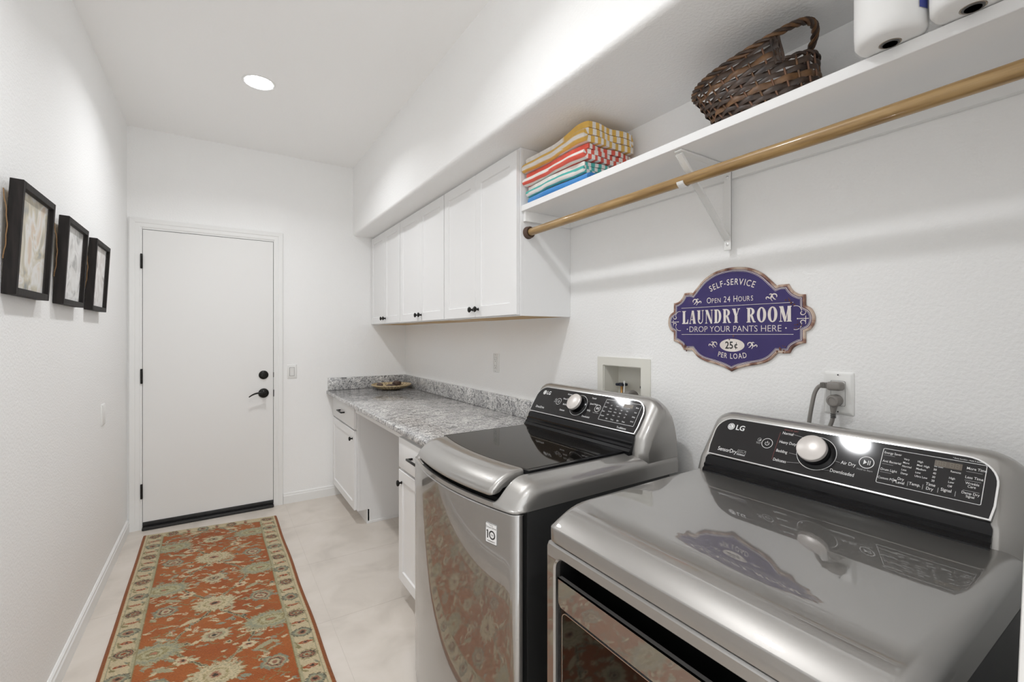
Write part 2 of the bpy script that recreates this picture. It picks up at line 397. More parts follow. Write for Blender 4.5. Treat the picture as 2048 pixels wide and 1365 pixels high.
pth = [Vector((.291-.10*t, YE-.068-.004*math.sin(3*t), .882+.006*math.sin(t*math.pi*1.1)-.020*t**3+(.006 if t < .1 else .004))) for t in [i/14 for i in range(15)]]
tube('lever', pth, [.009-.005*(i/14) for i in range(15)], 'blackmetal', lv, 10)
box('strike', DX1-.001, DX1+.005, YE-.018, YE-.004, .850, .905, 'blackmetal', dr, bev=.003)
box('strike', DX1-.001, DX1+.004, YE-.014, YE-.004, 1.000, 1.040, 'blackmetal', dr, bev=.002)

# ================================================================== small wall fittings
def wallplate(name, label, cat, c, U, n, w_, h_, th=.006):
    """bevelled cover plate: centre on the wall, U right, n out of the wall"""
    Vv = UZ; t = thing(name, label, cat, c)
    o = rrect(-w_/2, w_/2, -h_/2, h_/2, .004, 3); q = rrect(-w_/2+.006, w_/2-.006, -h_/2+.006, h_/2-.006, .003, 3)
    rows = [[Vector(c)+U*x+Vv*y+n*d for x, y in pp] for pp, d in ((o, .0), (o, .002), (q, th))]
    V, F = grid_vf(rows, cu=True, cap1=True)
    mk('cover_plate', *fix(V, F), 'plastic', t, 30)
    return t
sw = wallplate('light_switch', 'white rocker light switch on the wall to the right of the door', 'light switch', (.490, YE, 1.038), UX, -UY, .070, .114)
sO = Vector((.490, YE-.006, 1.038))
bz = B(); bz.add(*ring_vf(rrect(-.0175, .0175, -.034, .034, .002, 2), rrect(-.0160, .0160, -.0325, .0325, .002, 2), sO, UX, UZ, .001)); bz.mk('bezel', 'slot', sw)
rk = B(); V = [sO+UX*x+UZ*z-UY*d for x in (-.0155, .0155) for z, d in ((-.032, .0008), (-.032, .002), (0, .003), (.032, .007), (.032, .0008))]
rk.add(*fix(V, [(i, (i+1) % 5, 5+(i+1) % 5, 5+i) for i in range(5)]+[(0, 1, 2, 3, 4), (5, 6, 7, 8, 9)])); rk.mk('rocker', 'plastic', sw)

def receptacle(t, c):
    """two outlet faces on a right wall plate"""
    c = Vector(c); fc = plate('face', rrect(-.0165, .0165, -.033, .033, .003, 3), c-UX*.006, -UY, UZ, .0015, 'plastic', t)
    f = Flat(c-UX*.0075, -UY, UZ, .0003)
    f.ringline(rrect(-.0175, .0175, -.034, .034, .003, 3), rrect(-.0168, .0168, -.0333, .0333, .003, 3))
    for s in (-.019, .019):
        f.rect(-.0075, -.0055, s-.001, s+.008); f.rect(.0055, .0075, s, s+.007); f.circle(0, s-.008, .0028, n=12)
    f.circle(0, .050, .002, n=10); f.circle(0, -.050, .002, n=10)
    f.mk('slots', 'slot', t)
t = wallplate('wall_outlet', 'white duplex wall outlet above the granite countertop', 'outlet', (XR, 2.378, 1.158), -UY, -UX, .070, .115)
receptacle(t, (XR, 2.378, 1.158))
t2 = wallplate('wall_outlet', 'white wall outlet behind the dryer with two grey plugs in it', 'outlet', (XR, .559, 1.171), -UY, -UX, .072, .116)
receptacle(t2, (XR, .559, 1.171))
wp = wallplate('blank_plate', 'blank white cover plate low on the left wall near the door', 'wall plate', (XL, 3.215, .905), UY, UX, .085, .115)
# plugs and their cords
px = XR-.008
def plug_upper():
    t = thing('power_plug', 'upper grey plug in the outlet behind the dryer, lying sideways', 'plug', (px-.016, .559, 1.190))
    b = B().box(px-.030, px, .541, .577, 1.180, 1.203, .007, 3); b.mk('plug_body', 'cord', t, 40)
    b = B()
    for i in range(4): b.box(px-.026, px-.006, .5775+i*.004, .580+i*.004, 1.184, 1.199, .001, 1)
    b.mk('strain_relief', 'cord', t)
    c = [Vector((px-.016, .577, 1.191)), Vector((px-.017, .590, 1.191)), Vector((px-.018, .600, 1.184)), Vector((px-.020, .608, 1.165)), Vector((px-.022, .614, 1.130)), Vector((px-.024, .619, 1.09)), Vector((px-.026, .622, 1.04)), Vector((px-.026, .623, .90)), Vector((px-.025, .624, .70))]
    tube('cord', smooth_path(c), .0052, 'cord', t, 10)
def smooth_path(P, n=5):
    out = []
    for i in range(len(P)-1):
        a, b, c, d = P[max(i-1, 0)], P[i], P[i+1], P[min(i+2, len(P)-1)]
        for j in range(n):
            u = j/n; out.append(.5*((2*b)+(c-a)*u+(2*a-5*b+4*c-d)*u*u+(3*b-a-3*c+d)*u**3))
    return out+[P[-1]]
plug_upper()
def plug_lower():
    t = thing('power_plug', 'lower round grey plug in the outlet behind the dryer', 'plug', (px-.020, .562, 1.150))
    lathe('plug_body', (px, .561, 1.152), -UX, [(.015, 0), (.016, .004), (.0165, .024), (.014, .030), (.010, .031), (.0095, .0295), (0, .0295)], 'cord', t, 28)
    b = B()
    rows = []
    for i in range(6):
        u = i/5; rr = .0105-.004*u
        rows.append([Vector((px-.017+rr*math.cos(a), .562+.001*u+rr*.9*math.sin(a), 1.142-.022*u)) for a in [2*math.pi*j/12 for j in range(12)]])
    mk('plug_neck', *fix(*grid_vf(rows, cu=True, cap0=True, cap1=True)), 'cord', t, 50)
    for i in range(3): lathe('relief_rib', (px-.017, .563, 1.117-i*.0045), -UZ, [(.006, 0), (.0068, .0006), (.0068, .002), (.006, .0026)], 'slot', t, 14)
    c = [Vector((px-.017, .563, 1.120)), Vector((px-.017, .565, 1.100)), Vector((px-.019, .573, 1.075)), Vector((px-.022, .586, 1.05)), Vector((px-.025, .594, 1.0)), Vector((px-.025, .596, .85)), Vector((px-.025, .597, .70))]
    tube('cord', smooth_path(c), .0052, 'cord', t, 10)
plug_lower()
# washing machine valve box sunk in the wall
vb = thing('valve_box', 'ivory recessed valve box in the wall behind the washing machine', 'valve box', (XR, 1.35, .985))
fo = rrect(-.146, .146, -.148, .135, .004, 3); fi = rrect(-.110, .103, -.114, .100, .004, 3)
ring('flange', [(a, b) for a, b in fo], [(a-.003, b) for a, b in fi], (XR, 1.347, 1.099), -UY, UZ, .006, 'ivory', vb)
b = B(); xb = XR+.085
b.box(xb, xb+.004, HY0+.0006, HY1-.0006, HZ0+.0006, HZ1-.0006); b.box(XR-.002, xb, HY0+.0006, HY0+.004, HZ0, HZ1); b.box(XR-.002, xb, HY1-.004, HY1-.0006, HZ0, HZ1); b.box(XR-.002, xb, HY0, HY1, HZ0+.0006, HZ0+.004); b.box(XR-.002, xb, HY0, HY1, HZ1-.004, HZ1-.0006)
b.mk('box_liner', 'ivory', vb)
def valve(y, lab):
    x = XR+.045; t = thing('water_valve', lab, 'valve', (x, y, HZ0))
    lathe('valve_body', (x, y, HZ0), UZ, [(.012, 0), (.012, .035), (.016, .036), (.016, .055), (.011, .057), (.011, .075), (.015, .076), (.015, .088), (.010, .090), (.0055, .095), (.0055, .128)], 'brass', t, 8)
    h = B()
    for a in range(4): h.add(*lathe_vf((x+.016*math.cos(R(45+90*a)), y+.016*math.sin(R(45+90*a)), HZ0+.124), UZ, [(.006, 0), (.010, .002), (.010, .010), (.006, .012)], 12))
    h.add(*lathe_vf((x, y, HZ0+.124), UZ, [(.012, 0), (.013, .003), (.012, .013), (0, .014)], 14)); h.mk('handle', 'valve', t, 40)
valve(1.398, 'brass water valve with dark cross handle at the left in the valve box')
valve(1.262, 'water valve mostly hidden at the right in the valve box')
tag(tube('drain_hose', smooth_path([Vector((XR+.05, 1.312, HZ0+.006)), Vector((XR+.045, 1.312, 1.05)), Vector((XR+.025, 1.310, 1.083)), Vector((XR-.012, 1.308, 1.086)), Vector((XR-.035, 1.305, 1.06)), Vector((XR-.045, 1.305, .98)), Vector((XR-.045, 1.30, .7))]), .015, 'cord', None, 14), 'grey drain hose looping out of the valve box', 'hose')
tag(box('paper_tag', XR+.038, XR+.040, 1.374, 1.381, 1.045, 1.132, 'plastic'), 'thin white strip beside the brass valve', 'tag')

# ================================================================== three shadow box pictures on the left wall
ARTC = [[(.30, (.42, .43, .42)), (.42, (.74, .68, .54)), (.52, (.94, .93, .91)), (.62, (.84, .72, .58)), (.74, (.76, .60, .55))],
        [(.34, (.52, .52, .51)), (.44, (.84, .83, .81)), (.52, (.95, .95, .94)), (.62, (.78, .77, .76))],
        [(.34, (.52, .50, .49)), (.44, (.84, .80, .78)), (.52, (.95, .94, .93)), (.62, (.78, .74, .72))]]
LBL = ['dark wood shadow box picture farthest from the door, ochre and pink print', 'dark wood shadow box picture in the middle of the three', 'dark wood shadow box picture nearest the door']
for i, y0 in enumerate((1.862, 2.339, 2.807)):
    Wd, Hg, dp, fw = .304, .332, .030, .021
    base = Vector((XL+.001, y0, 1.447)); tilt = math.atan2(.0175, Hg)
    n = Vector((math.cos(tilt), 0, -math.sin(tilt))); up = Vector((math.sin(tilt), 0, math.cos(tilt)))
    t = thing('shadow_box_picture', LBL[i], 'picture frame', base, 'shadow box pictures on the left wall')
    def strip(a0, a1, b0, b1, c0, c1):
        V, F = box_vf(a0, a1, b0, b1, c0, c1, .0012, 1); return [base+n*v.x+UY*v.y+up*v.z for v in V], F
    mk('side_rail', *strip(0, dp, 0, fw*.75, 0, Hg), 'framewood', t); mk('side_rail', *strip(0, dp, Wd-fw*.75, Wd, 0, Hg), 'framewood', t)
    mk('top_rail', *strip(0, dp, fw*.75, Wd-fw*.75, Hg-fw, Hg), 'framewood', t); mk('bottom_rail', *strip(0, dp, fw*.75, Wd-fw*.75, 0, fw), 'framewood', t)
    mk('print', *strip(.0135, .0150, fw*.5, Wd-fw*.5, fw*.5, Hg-fw*.5), art_mat('pale_print', ARTC[i], 3.1+i*5), t)
    mk('glass_pane', *strip(.0235, .0245, fw*.5, Wd-fw*.5, fw*.5, Hg-fw*.5), 'pane', t)
    mk('backing', *strip(.0, .003, fw*.4, Wd-fw*.4, fw*.5, Hg-fw*.5), 'backing', t)
    pts = []
    for s in range(25):
        u = s/24; a = .035 + .17*math.sin(u*math.pi)
        q = base+up*(.10+.20*u)-n*0; pts.append(Vector((XL+.005+.0008*math.sin(s*5.3)+.010*math.sin(u*math.pi), y0+.002-.008*math.sin(u*math.pi)+.0006*math.sin(s*3.7), q.z)))
    tube('twine', pts, .0014, 'twine', t, 6)

# ================================================================== recessed ceiling lamps
for i, ly in enumerate(LAMP_Y):
    lab = ['round recessed ceiling light near the door', 'round recessed ceiling light above the washer and dryer', 'round recessed ceiling light behind the camera'][i]
    t = thing('ceiling_light', lab, 'ceiling light', (LAMP_X, ly, ZC), 'recessed ceiling lights')
    lathe('trim_ring', (LAMP_X, ly, ZC), -UZ, [(.083, 0), (.083, .002), (.079, .005), (.072, .004), (.070, .001), (.070, 0)], 'trim', t, 48)
    V, F = lathe_vf((LAMP_X, ly, ZC-.0005), -UZ, [(.069, 0), (.069, .003), (.058, .0045)], 48); mk('lens', *fix(V, F), 'lamp_glow', t, 40)
    la = bpy.data.lights.new('downlight', 'AREA'); la.shape = 'DISK'; la.size = .12; la.energy = LAMP_W; la.spread = LAMP_SPREAD; la.color = (.965, .982, 1)
    lo = bpy.data.objects.new('downlight', la); link(lo, t, (LAMP_X, ly, ZC-.007))

# ================================================================== cabinets
def shaker(name, x, y0, y1, z0, z1, parent, th=.019, rail=.055, rec=.007):
    """framed door facing -X: frame mesh with a recessed panel as sub-part"""
    U, O = -UY, Vector((x, (y0+y1)/2, (z0+z1)/2)); w2, h2 = (y1-y0)/2, (z1-z0)/2
    def rr(i, d): return [O+U*a+UZ*b+UX*d for a, b in ((-w2+i, -h2+i), (w2-i, -h2+i), (w2-i, h2-i), (-w2+i, h2-i))]
    rows = [rr(0, th), rr(0, .0015), rr(.0015, 0), rr(rail-.004, 0), rr(rail, rec), rr(rail, th)]
    d = mk(name, *fix(*grid_vf(rows, cu=True)), 'cab', parent)
    mk('panel', *box_vf(x+rec-.0002, x+rec+.006, y0+rail-.001, y1-rail+.001, z0+rail-.001, z1-rail+.001), 'cab', d)
    return d
def slabf(name, x, y0, y1, z0, z1, parent, th=.019): return box(name, x, x+th, y0, y1, z0, z1, 'cab', parent, bev=.002)
def knob(x, y, z, parent): return lathe('knob', (x, y, z), -UX, [(.008, 0), (.0085, .001), (.005, .004), (.005, .012), (.012, .015), (.0155, .019), (.0155, .022), (.012, .0255), (0, .0275)], 'blackmetal', parent, 8)
def pull(x, y0, y1, z, parent):
    b = B(); b.box(x-.030, x-.022, y0, y1, z-.005, z+.005, .0015); 
    for y in (y0+.004, y1-.014): b.box(x-.024, x, y, y+.010, z-.005, z+.005, .001)
    return b.mk('pull', 'blackmetal', parent, 35)
UZ0, UZ1, UXF, UXD = 1.415, ZS, 1.133, 1.113
ups = [(1.685, 2.462, 'white double-door wall cabinet beside the open shelf, nearest the washer'), (2.463, 3.236, 'white double-door wall cabinet in the middle of the row of three'), (3.237, YE, 'white double-door wall cabinet in the corner next to the end wall')]
for y0, y1, lab in ups:
    t = thing('wall_cabinet', lab, 'cabinet', (1.28, (y0+y1)/2, UZ0), 'wall cabinets under the soffit')
    b = B(); b.box(UXF+.018, XR-.001, y0, y0+.014, UZ0, UZ1-.001); b.box(UXF+.018, XR-.001, y1-.014, y1-.001, UZ0, UZ1-.001); b.box(UXF+.018, XR-.001, y0+.014, y1-.014, UZ1-.016, UZ1-.001); b.box(XR-.008, XR-.001, y0+.014, y1-.014, UZ0, UZ1-.016)
    b.mk('case', 'cab', t)
    b = B(); b.box(UXF, UXF+.018, y0, y0+.020, UZ0, UZ1-.001, .0008, 1); b.box(UXF, UXF+.018, y1-.020, y1-.0005, UZ0, UZ1-.001, .0008, 1); b.box(UXF, UXF+.018, y0+.020, y1-.020, UZ0, UZ0+.030); b.box(UXF, UXF+.018, y0+.020, y1-.020, UZ1-.032, UZ1-.001)
    b.mk('face_frame', 'cab', t, 30)
    box('bottom_panel', UXF+.018, XR-.008, y0+.014, y1-.014, UZ0+.001, UZ0+.012, 'oak', t)
    ym = (y0+y1)/2; gap = .0022
    for a, b_, ky in ((y0+.006, ym-gap/2, ym-.030), (ym+gap/2, y1-.006, ym+.030)):
        d = shaker('door', UXD, a, b_, UZ0+.005, UZ1-.014, t, rail=.058); knob(UXD, ky, UZ0+.045, d)
# base cabinets
def base_cab(lab, y0, y1, xf, knob_left, end_y=None, pully=None):
    t = thing('base_cabinet', lab, 'cabinet', (1.1, (y0+y1)/2, 0), 'base cabinets under the countertop')
    b = B(); b.box(xf+.018, XR-.001, y0, y0+.014, .10, .838); b.box(xf+.018, XR-.001, y1-.014, y1-.001, .10, .838); b.box(xf+.07, XR-.001, y0, y0+.014, 0, .10); b.box(xf+.07, XR-.001, y1-.014, y1-.001, 0, .10); b.box(xf+.018, XR-.001, y0+.014, y1-.014, .10, .115); b.box(XR-.008, XR-.001, y0+.014, y1-.014, .10, .838)
    b.mk('case', 'cab', t)
    box('toe_kick', xf+.065, xf+.080, y0, y1-.001, 0, .10, 'cab', t)
    bd = B(); bd.box(xf+.062, XR-.001, y0-.006, y0, 0, .018, .002); bd.mk('shoe_moulding', 'cab', t)
    b = B(); b.box(xf, xf+.018, y0, y0+.032, .10, .838, .0008, 1); b.box(xf, xf+.018, y1-.036, y1-.001, .10, .838, .0008, 1); b.box(xf, xf+.018, y0+.032, y1-.036, .10, .13); b.box(xf, xf+.018, y0+.032, y1-.036, .80, .838); b.box(xf, xf+.018, y0+.032, y1-.036, .655, .665)
    b.mk('face_frame', 'cab', t, 30)
    xd = xf-.020
    d = slabf('drawer', xd, y0+.018, y1-.022, .668, .818, t); pc = (y0+y1)/2 if pully is None else pully; pull(xd, pc-.075, pc+.075, .748, d)
    d = shaker('door', xd, y0+.018, y1-.022, .104, .655, t); knob(xd, (y1-.022-.045) if knob_left else (y0+.018+.045), .598, d)
    return t
base_cab('white base cabinet with one drawer and one door against the end wall', 3.245, YE, .814, False)
base_cab('white base cabinet with one drawer and one door beside the washer', 1.76, 2.255, .782, True, pully=1.975)
ct = thing('countertop', 'speckled grey granite countertop with backsplash and open knee space', 'countertop', (1.08, 2.87, .842))
box('slab', .745, XR-.001, 1.745, YE-.001, .842, .872, 'granite', ct, bev=.006, seg=3)
box('backsplash', XR-.021, XR-.001, 1.745, YE-.022, .8725, .973, 'granite', ct, bev=.002)
box('backsplash', .757, XR-.001, YE-.021, YE-.001, .8725, .973, 'granite', ct, bev=.002)
box('apron', .800, .818, 2.257, 3.243, .790, .841, 'cab', ct)

# woven tray with pods
tx, ty, tz = 1.225, 3.775, .8722
tray = thing('woven_tray', 'shallow woven straw tray with dark spokes in the corner of the countertop', 'tray', (tx, ty, tz))
NS = 96; rows = []
for q in range(15):
    u = q/14; r_ = .050+.110*u; zz = .004+.036*u**1.8
    rows.append([Vector((tx+r_*math.cos(a), ty+r_*math.sin(a), tz+zz+.0012*((q+j) % 2))) for j, a in enumerate([2*math.pi*j/NS for j in range(NS)])])
back = [[p+Vector((0, 0, -.005)) for p in r_] for r_ in reversed(rows)]
mk('coil_bowl', *fix(*grid_vf(rows+back, cu=True, cap0=True, cap1=True)), 'straw', tray)
b = B()
for j in range(30):
    a0 = 2*math.pi*(j+.3*math.sin(j*7))/30; P = []
    for wd in (-.016, .016):
        P.append([Vector((tx+(.050+.109*u)*math.cos(a0+wd*(1.1-.4*u)), ty+(.050+.109*u)*math.sin(a0+wd*(1.1-.4*u)), tz+.0052+.036*u**1.8)) for u in [i/8 for i in range(9)]])
    n0 = len(b.V); b.add(*grid_vf(P)); b.add(*grid_vf([[p+Vector((0, 0, -.0078)) for p in r_] for r_ in P]))
b.mk('dark_spokes', 'straw_dark', tray)
rimp = [Vector((tx+.160*math.cos(a), ty+.160*math.sin(a), tz+.040)) for a in [2*math.pi*j/60 for j in range(61)]]
tube('rim', rimp, [.0035+.0008*(j % 2) for j in range(61)], 'straw', tray, 6)
def pod(x, y, z, sx, sy, sz, rz, lab):
    rows = []
    for i in range(1, 12):
        th = math.pi*i/12
        rows.append([Vector((sx*math.cos(th), sy*math.sin(th)*math.cos(a)*(1+.14*math.cos(5*a)), sz*math.sin(th)*math.sin(a)*(1+.14*math.cos(5*a)))) for a in [2*math.pi*j/30 for j in range(30)]])
    V, F = grid_vf(rows, cu=True, cap0=True, cap1=True); mt = Matrix.Translation((x, y, z)) @ Matrix.Rotation(rz, 4, 'Z')
    return tag(mk('seed_pod', *fix([mt @ v for v in V], F), 'pod', None, 60), lab, 'seed pod', 'dried pods in the woven tray')
pod(tx-.095, ty+.01, tz+.040, .035, .020, .016, 1.9, 'dark dried pod at the left in the woven tray')
pod(tx+.065, ty+.055, tz+.042, .046, .028, .022, .5, 'largest dark dried pod at the right in the woven tray')
pod(tx-.01, ty-.01, tz+.025, .042, .021, .016, -.3, 'dark dried pod lying in the middle of the woven tray')

# ================================================================== shelf, bracket and rod
SX, SZ0, SZ1, SY0, SY1 = 1.134, 1.880, 1.906, .002, 1.683
sh = thing('wall_shelf', 'long white shelf board running from the cabinet along the wall', 'shelf', (1.28, .9, SZ0))
box('board', SX, XR-.001, SY0, SY1, SZ0, SZ1, 'cab', sh, bev=.0012, seg=1)
box('wall_cleat', XR-.019, XR-.001, SY0, SY1-.019, 1.838, SZ0-.0005, 'trim', sh)
box('end_cleat', 1.146, XR-.001, SY1-.018, SY1, 1.836, SZ0-.0005, 'trim', sh)
bk = thing('shelf_bracket', 'white metal shelf bracket holding the wooden rod', 'bracket', (XR, .868, 1.606))
yb = .868
b = B(); b.box(XR-.024, XR-.020, yb-.0125, yb+.0125, 1.606, 1.879, .001, 1); b.box(XR-.023, XR-.020, yb-.0125, yb-.010, 1.606, 1.879); b.mk('wall_plate', 'plastic', bk)
box('shelf_arm', 1.145, XR-.020, yb-.0125, yb+.0125, 1.874, 1.879, 'plastic', bk, bev=.001)
def beam(p, q, w_, h_):
    p, q = Vector(p), Vector(q); t_ = (q-p).normalized(); nn = t_.cross(UY); V = []
    for o in (p, q):
        for a, c in ((-1, -1), (1, -1), (1, 1), (-1, 1)): V.append(o+UY*a*w_/2+nn*c*h_/2)
    return fix(V, [(0, 1, 2, 3), (7, 6, 5, 4)]+[(i, (i+1) % 4, 4+(i+1) % 4, 4+i) for i in range(4)])
b = B(); b.add(*beam((XR-.024, yb, 1.640), (1.150, yb, 1.868), .018, .004)); b.add(*beam((XR-.024, yb-.009, 1.640), (1.150, yb-.009, 1.868), .002, .010)); b.add(*beam((XR-.024, yb+.009, 1.640), (1.150, yb+.009, 1.868), .002, .010)); b.mk('brace', 'plastic', bk)
RX, RZ, RR = 1.172, 1.792, .0165
hk = [Vector((RX+.021*math.cos(R(a)), yb, RZ+.021*math.sin(R(a)))) for a in range(195, 361, 12)]
rows = [[p+UY*w_ for p in hk] for w_ in (-.011, .011)]; back = [[Vector((RX, 0, RZ))+(p-Vector((RX, yb, RZ)))*.86+UY*(yb+w_) for p in hk] for w_ in (.011, -.011)]
mk('rod_hook', *fix(*grid_vf(rows+back, cv=True)), 'plastic', bk, 40)
for zz in (1.625, 1.845): lathe('screw', (XR-.024, yb, zz), -UX, [(.005, 0), (.005, .001), (.002, .0025)], 'chrome', bk, 12)
rd = thing('closet_rod', 'varnished wooden hanging rod below the shelf', 'rod', (RX, .9, RZ-RR))
V, F = tube_vf([(RX, .003, RZ), (RX, .5, RZ-.001), (RX, 1.0, RZ), (RX, 1.66, RZ-.003)], RR, 28); mk('rod', *fix(V, F), 'rod', rd, 50)
lathe('end_socket', (RX, SY1+.001, RZ-.003), -UY, [(.028, 0), (.028, .003), (.026, .006), (.026, .018), (.023, .022), (.0185, .022), (.0185, .008)], 'socket', rd, 32)

# ================================================================== folded towels on the shelf
def set_cols(o, cols):
    a = o.data.color_attributes.new('pattern', 'FLOAT_COLOR', 'POINT')
    a.data.foreach_set('color', np.asarray(cols, dtype=np.float32).ravel())
def towel(lab, z0, z1, layers, cA, cB, y0, y1, x0, x1, stripe, seed, lift=0):
    """one towel: a striped sheet folded in a serpentine, lying along the shelf"""
    rnd = random.Random(seed); H = z1-z0; th = H/layers*.98; r_ = th/2
    path = []                                           # centre line in x,z ; folds at the front (room side) and the back
    for L in range(layers):
        zc = z0+th*(L+.5)*(H/(th*layers)); xs = (x0+r_*1.05, x1-r_*1.05-(.012*L % .02))
        seq = [xs[1]+(xs[0]-xs[1])*i/80 for i in range(81)]
        if L % 2: seq = seq[::-1]
        path += [(x, zc) for x in seq]
        if L < layers-1:
            xe = seq[-1]; sgn = -1 if L % 2 == 0 else 1
            zn = z0+th*(L+1.5)*(H/(th*layers))
            for k in range(1, 16):
                a = math.pi*k/16; path.append((xe+sgn*r_*1.0*math.sin(a), (zc+zn)/2-(zn-zc)/2*math.cos(a)))
    ny = 26; t2 = th*.46; s = [0]
    for p, q in zip(path, path[1:]): s.append(s[-1]+math.hypot(q[0]-p[0], q[1]-p[1])*(2.0 if abs(q[1]-p[1]) > 1e-5 else 1))   # outer cloth length round the folds
    nrm = []
    for i in range(len(path)):
        a = path[max(i-1, 0)]; b = path[min(i+1, len(path)-1)]; dx, dz = b[0]-a[0], b[1]-a[1]; L = math.hypot(dx, dz); nrm.append((-dz/L, dx/L))
    loop = [(p[0]+n_[0]*t2, p[1]+n_[1]*t2, u) for p, n_, u in zip(path, nrm, s)]+[(p[0]-n_[0]*t2, p[1]-n_[1]*t2, u) for p, n_, u in reversed(list(zip(path, nrm, s)))]
    V = []; C = []; rows = []
    for j in range(ny+1):
        v = j/ny; y = y0+(y1-y0)*v; e = min(v, 1-v)*ny; pin = 1-(.10 if e < .5 else .03 if e < 1.5 else 0)
        row = []
        for i, (x, z, u) in enumerate(loop):
            fz = (z-z0)/max(H, 1e-6)
            wob = .0022*math.sin(9*v+seed+5*u*9)+.0016*math.sin(23*v+seed*2)
            hump = lift*math.exp(-((v-.12)/.22)**2)*fz
            xx = x+wob*1.2+.004*math.sin(6*v+seed); zz = z0+(z-z0)*(1 if e >= .5 else .97)+hump+wob*.6*fz
            yy = y+(.004*math.sin(u*40+seed) if e < .5 else 0)
            row.append(Vector((xx, yy, zz)))
            k_ = int(math.floor((u+.0012*math.sin(5*v+seed))/stripe)) % 2; c = cA if k_ else cB
            g = .93+.14*rnd.random(); C.append((c[0]*g, c[1]*g, c[2]*g, 1))
        rows.append(row)
    V, F = grid_vf(rows, cu=True)
    k = len(path); m_ = len(loop)
    for j in (0, ny):
        for i in range(k-1): F.append((j*m_+i, j*m_+i+1, j*m_+m_-2-i, j*m_+m_-1-i))
    o = mk('beach_towel', V, F, 'towel', None, 60)
    set_cols(o, C)
    return tag(o, lab, 'towel', 'folded towels stacked on the shelf')
WH = (.80, .76, .72)
towel('solid blue folded towel at the bottom of the stack on the shelf', 1.9065, 1.936, 2, (.05, .22, .58), (.07, .27, .62), 1.268, 1.655, 1.150, 1.372, .05, 1)
towel('aqua and white striped towel second from the bottom of the stack', 1.9372, 1.986, 3, (.09, .44, .40), WH, 1.285, 1.662, 1.146, 1.392, .0150, 2)
towel('coral red and white striped towel second from the top of the stack', 1.9880, 2.046, 3, (.70, .115, .08), WH, 1.272, 1.668, 1.144, 1.398, .0165, 3.3)
towel('yellow and white striped towel on top of the stack', 2.0480, 2.112, 3, (.74, .46, .11), WH, 1.262, 1.672, 1.142, 1.400, .0160, 4.1, lift=.018)

# ================================================================== wicker basket
bs = thing('wicker_basket', 'dark brown wicker basket with a loop handle on the shelf', 'basket', (1.268, .665, 1.9065))
def rise(phi):
    q = (phi % (2*math.pi))-math.pi                               # the rim climbs towards the handle end
    return math.exp(-(q/1.05)**2)
def bsurf(phi, u):
    """phi 0 is the far end (+Y), pi the near handle end; u 0 base to 1 rim"""
    f = u**.8
    cy = .655+(.722-.655)*f; ay = .118+(.162-.118)*f; ax = .082+(.112-.082)*f
    zr = .148+.070*rise(phi)
    return Vector((1.272+ax*math.sin(phi), cy+ay*math.cos(phi), 1.9085+zr*u))
NST = 26; GAP, UG = R(46), .60                                    # half width and sill height of the handle opening
def bnorm(phi): return Vector((math.sin(phi), math.cos(phi)*.8, .12)).normalized()
def in_gap(phi): return abs((phi % (2*math.pi))-math.pi) < GAP
for k in range(NST):
    phi = 2*math.pi*(k+.3)/NST; top_ = UG+.03 if in_gap(phi) else 1
    tube('stake', [bsurf(phi, top_*u)+bnorm(phi)*(.0005) for u in [i/9 for i in range(10)]], .0026, 'stake' if k % 3 else 'wick2', bs, 6)
NW = 12
for rw in range(NW):
    u0 = .05+.89*rw/(NW-1); n = NST*6
    hw = .0078+.0010*math.sin(rw*2.1); opened = u0 > UG
    phis = [2*math.pi*i/n for i in range(n+1)]
    if opened: phis = [math.pi+GAP+(2*math.pi-2*GAP)*i/n for i in range(n+1)]
    rows = []
    for i, phi in enumerate(phis if opened else phis[:-1]):
        sgn = math.cos((2*math.pi*(phi*NST/(2*math.pi)-.3))/2+math.pi*rw)
        c = bsurf(phi, u0+.010*math.sin(phi*2+rw)); nn = bnorm(phi); c = c+nn*.0030*sgn
        rows.append([c+nn*.0014+UZ*hw*.6, c+nn*.0020, c+nn*.0014-UZ*hw*.6, c+UZ*(-hw), c-nn*.0016-UZ*hw*.6, c-nn*.0016+UZ*hw*.6, c+UZ*hw])
    V, F = grid_vf(rows, cu=True, cv=not opened, cap0=opened, cap1=opened); mk('weaver', *fix(V, F), 'wick1' if rw not in (4, 9) else 'wick2', bs, 60)
# twisted rim that becomes the handle, sill of the opening, base braid
def braid(name, cen, r_, turns, m, nstr=3, rs=.0045, parent=bs):
    ms = ['wick2', 'wick1', 'wick2', 'wick1']
    for s_ in range(nstr):
        P = []
        for i, (p, nn) in enumerate(cen):
            a = 2*math.pi*(turns*i/(len(cen)-1)+s_/nstr); P.append(p+nn*r_*math.cos(a)+UZ*r_*math.sin(a))
        tube(name, P, rs, ms[s_ % 4] if m is None else m, parent, 7)
def loop(u, a0, a1, n): return [(bsurf(a0+(a1-a0)*i/n, u), bnorm(a0+(a1-a0)*i/n)) for i in range(n+1)]
braid('rim_strand', loop(1.0, 0, 2*math.pi, 130), .0056, 11, None, 4, .0044)
braid('sill_strand', loop(UG+.02, math.pi-GAP-.1, math.pi+GAP+.1, 40), .0034, 4, 'wick1', 2, .0036)
for sd in (-1, 1):
    for k in range(3):
        ph = math.pi+sd*(GAP-.03+.06*k); tube('handle_post', [bsurf(ph, UG+(1-UG)*q/6)+bnorm(ph)*.002*math.sin(q+k) for q in range(7)], .0040, 'wick1', bs, 7)
braid('base_strand', [(bsurf(2*math.pi*i/90, .0)+UZ*.005, bnorm(2*math.pi*i/90)) for i in range(91)], .0034, 16, 'wick1', 3, .0036)
V = [bsurf(2*math.pi*i/40, .0)+UZ*.002-bnorm(2*math.pi*i/40)*.004 for i in range(40)]+[bsurf(2*math.pi*i/40, .0)+UZ*-.001-bnorm(2*math.pi*i/40)*.004 for i in range(40)]
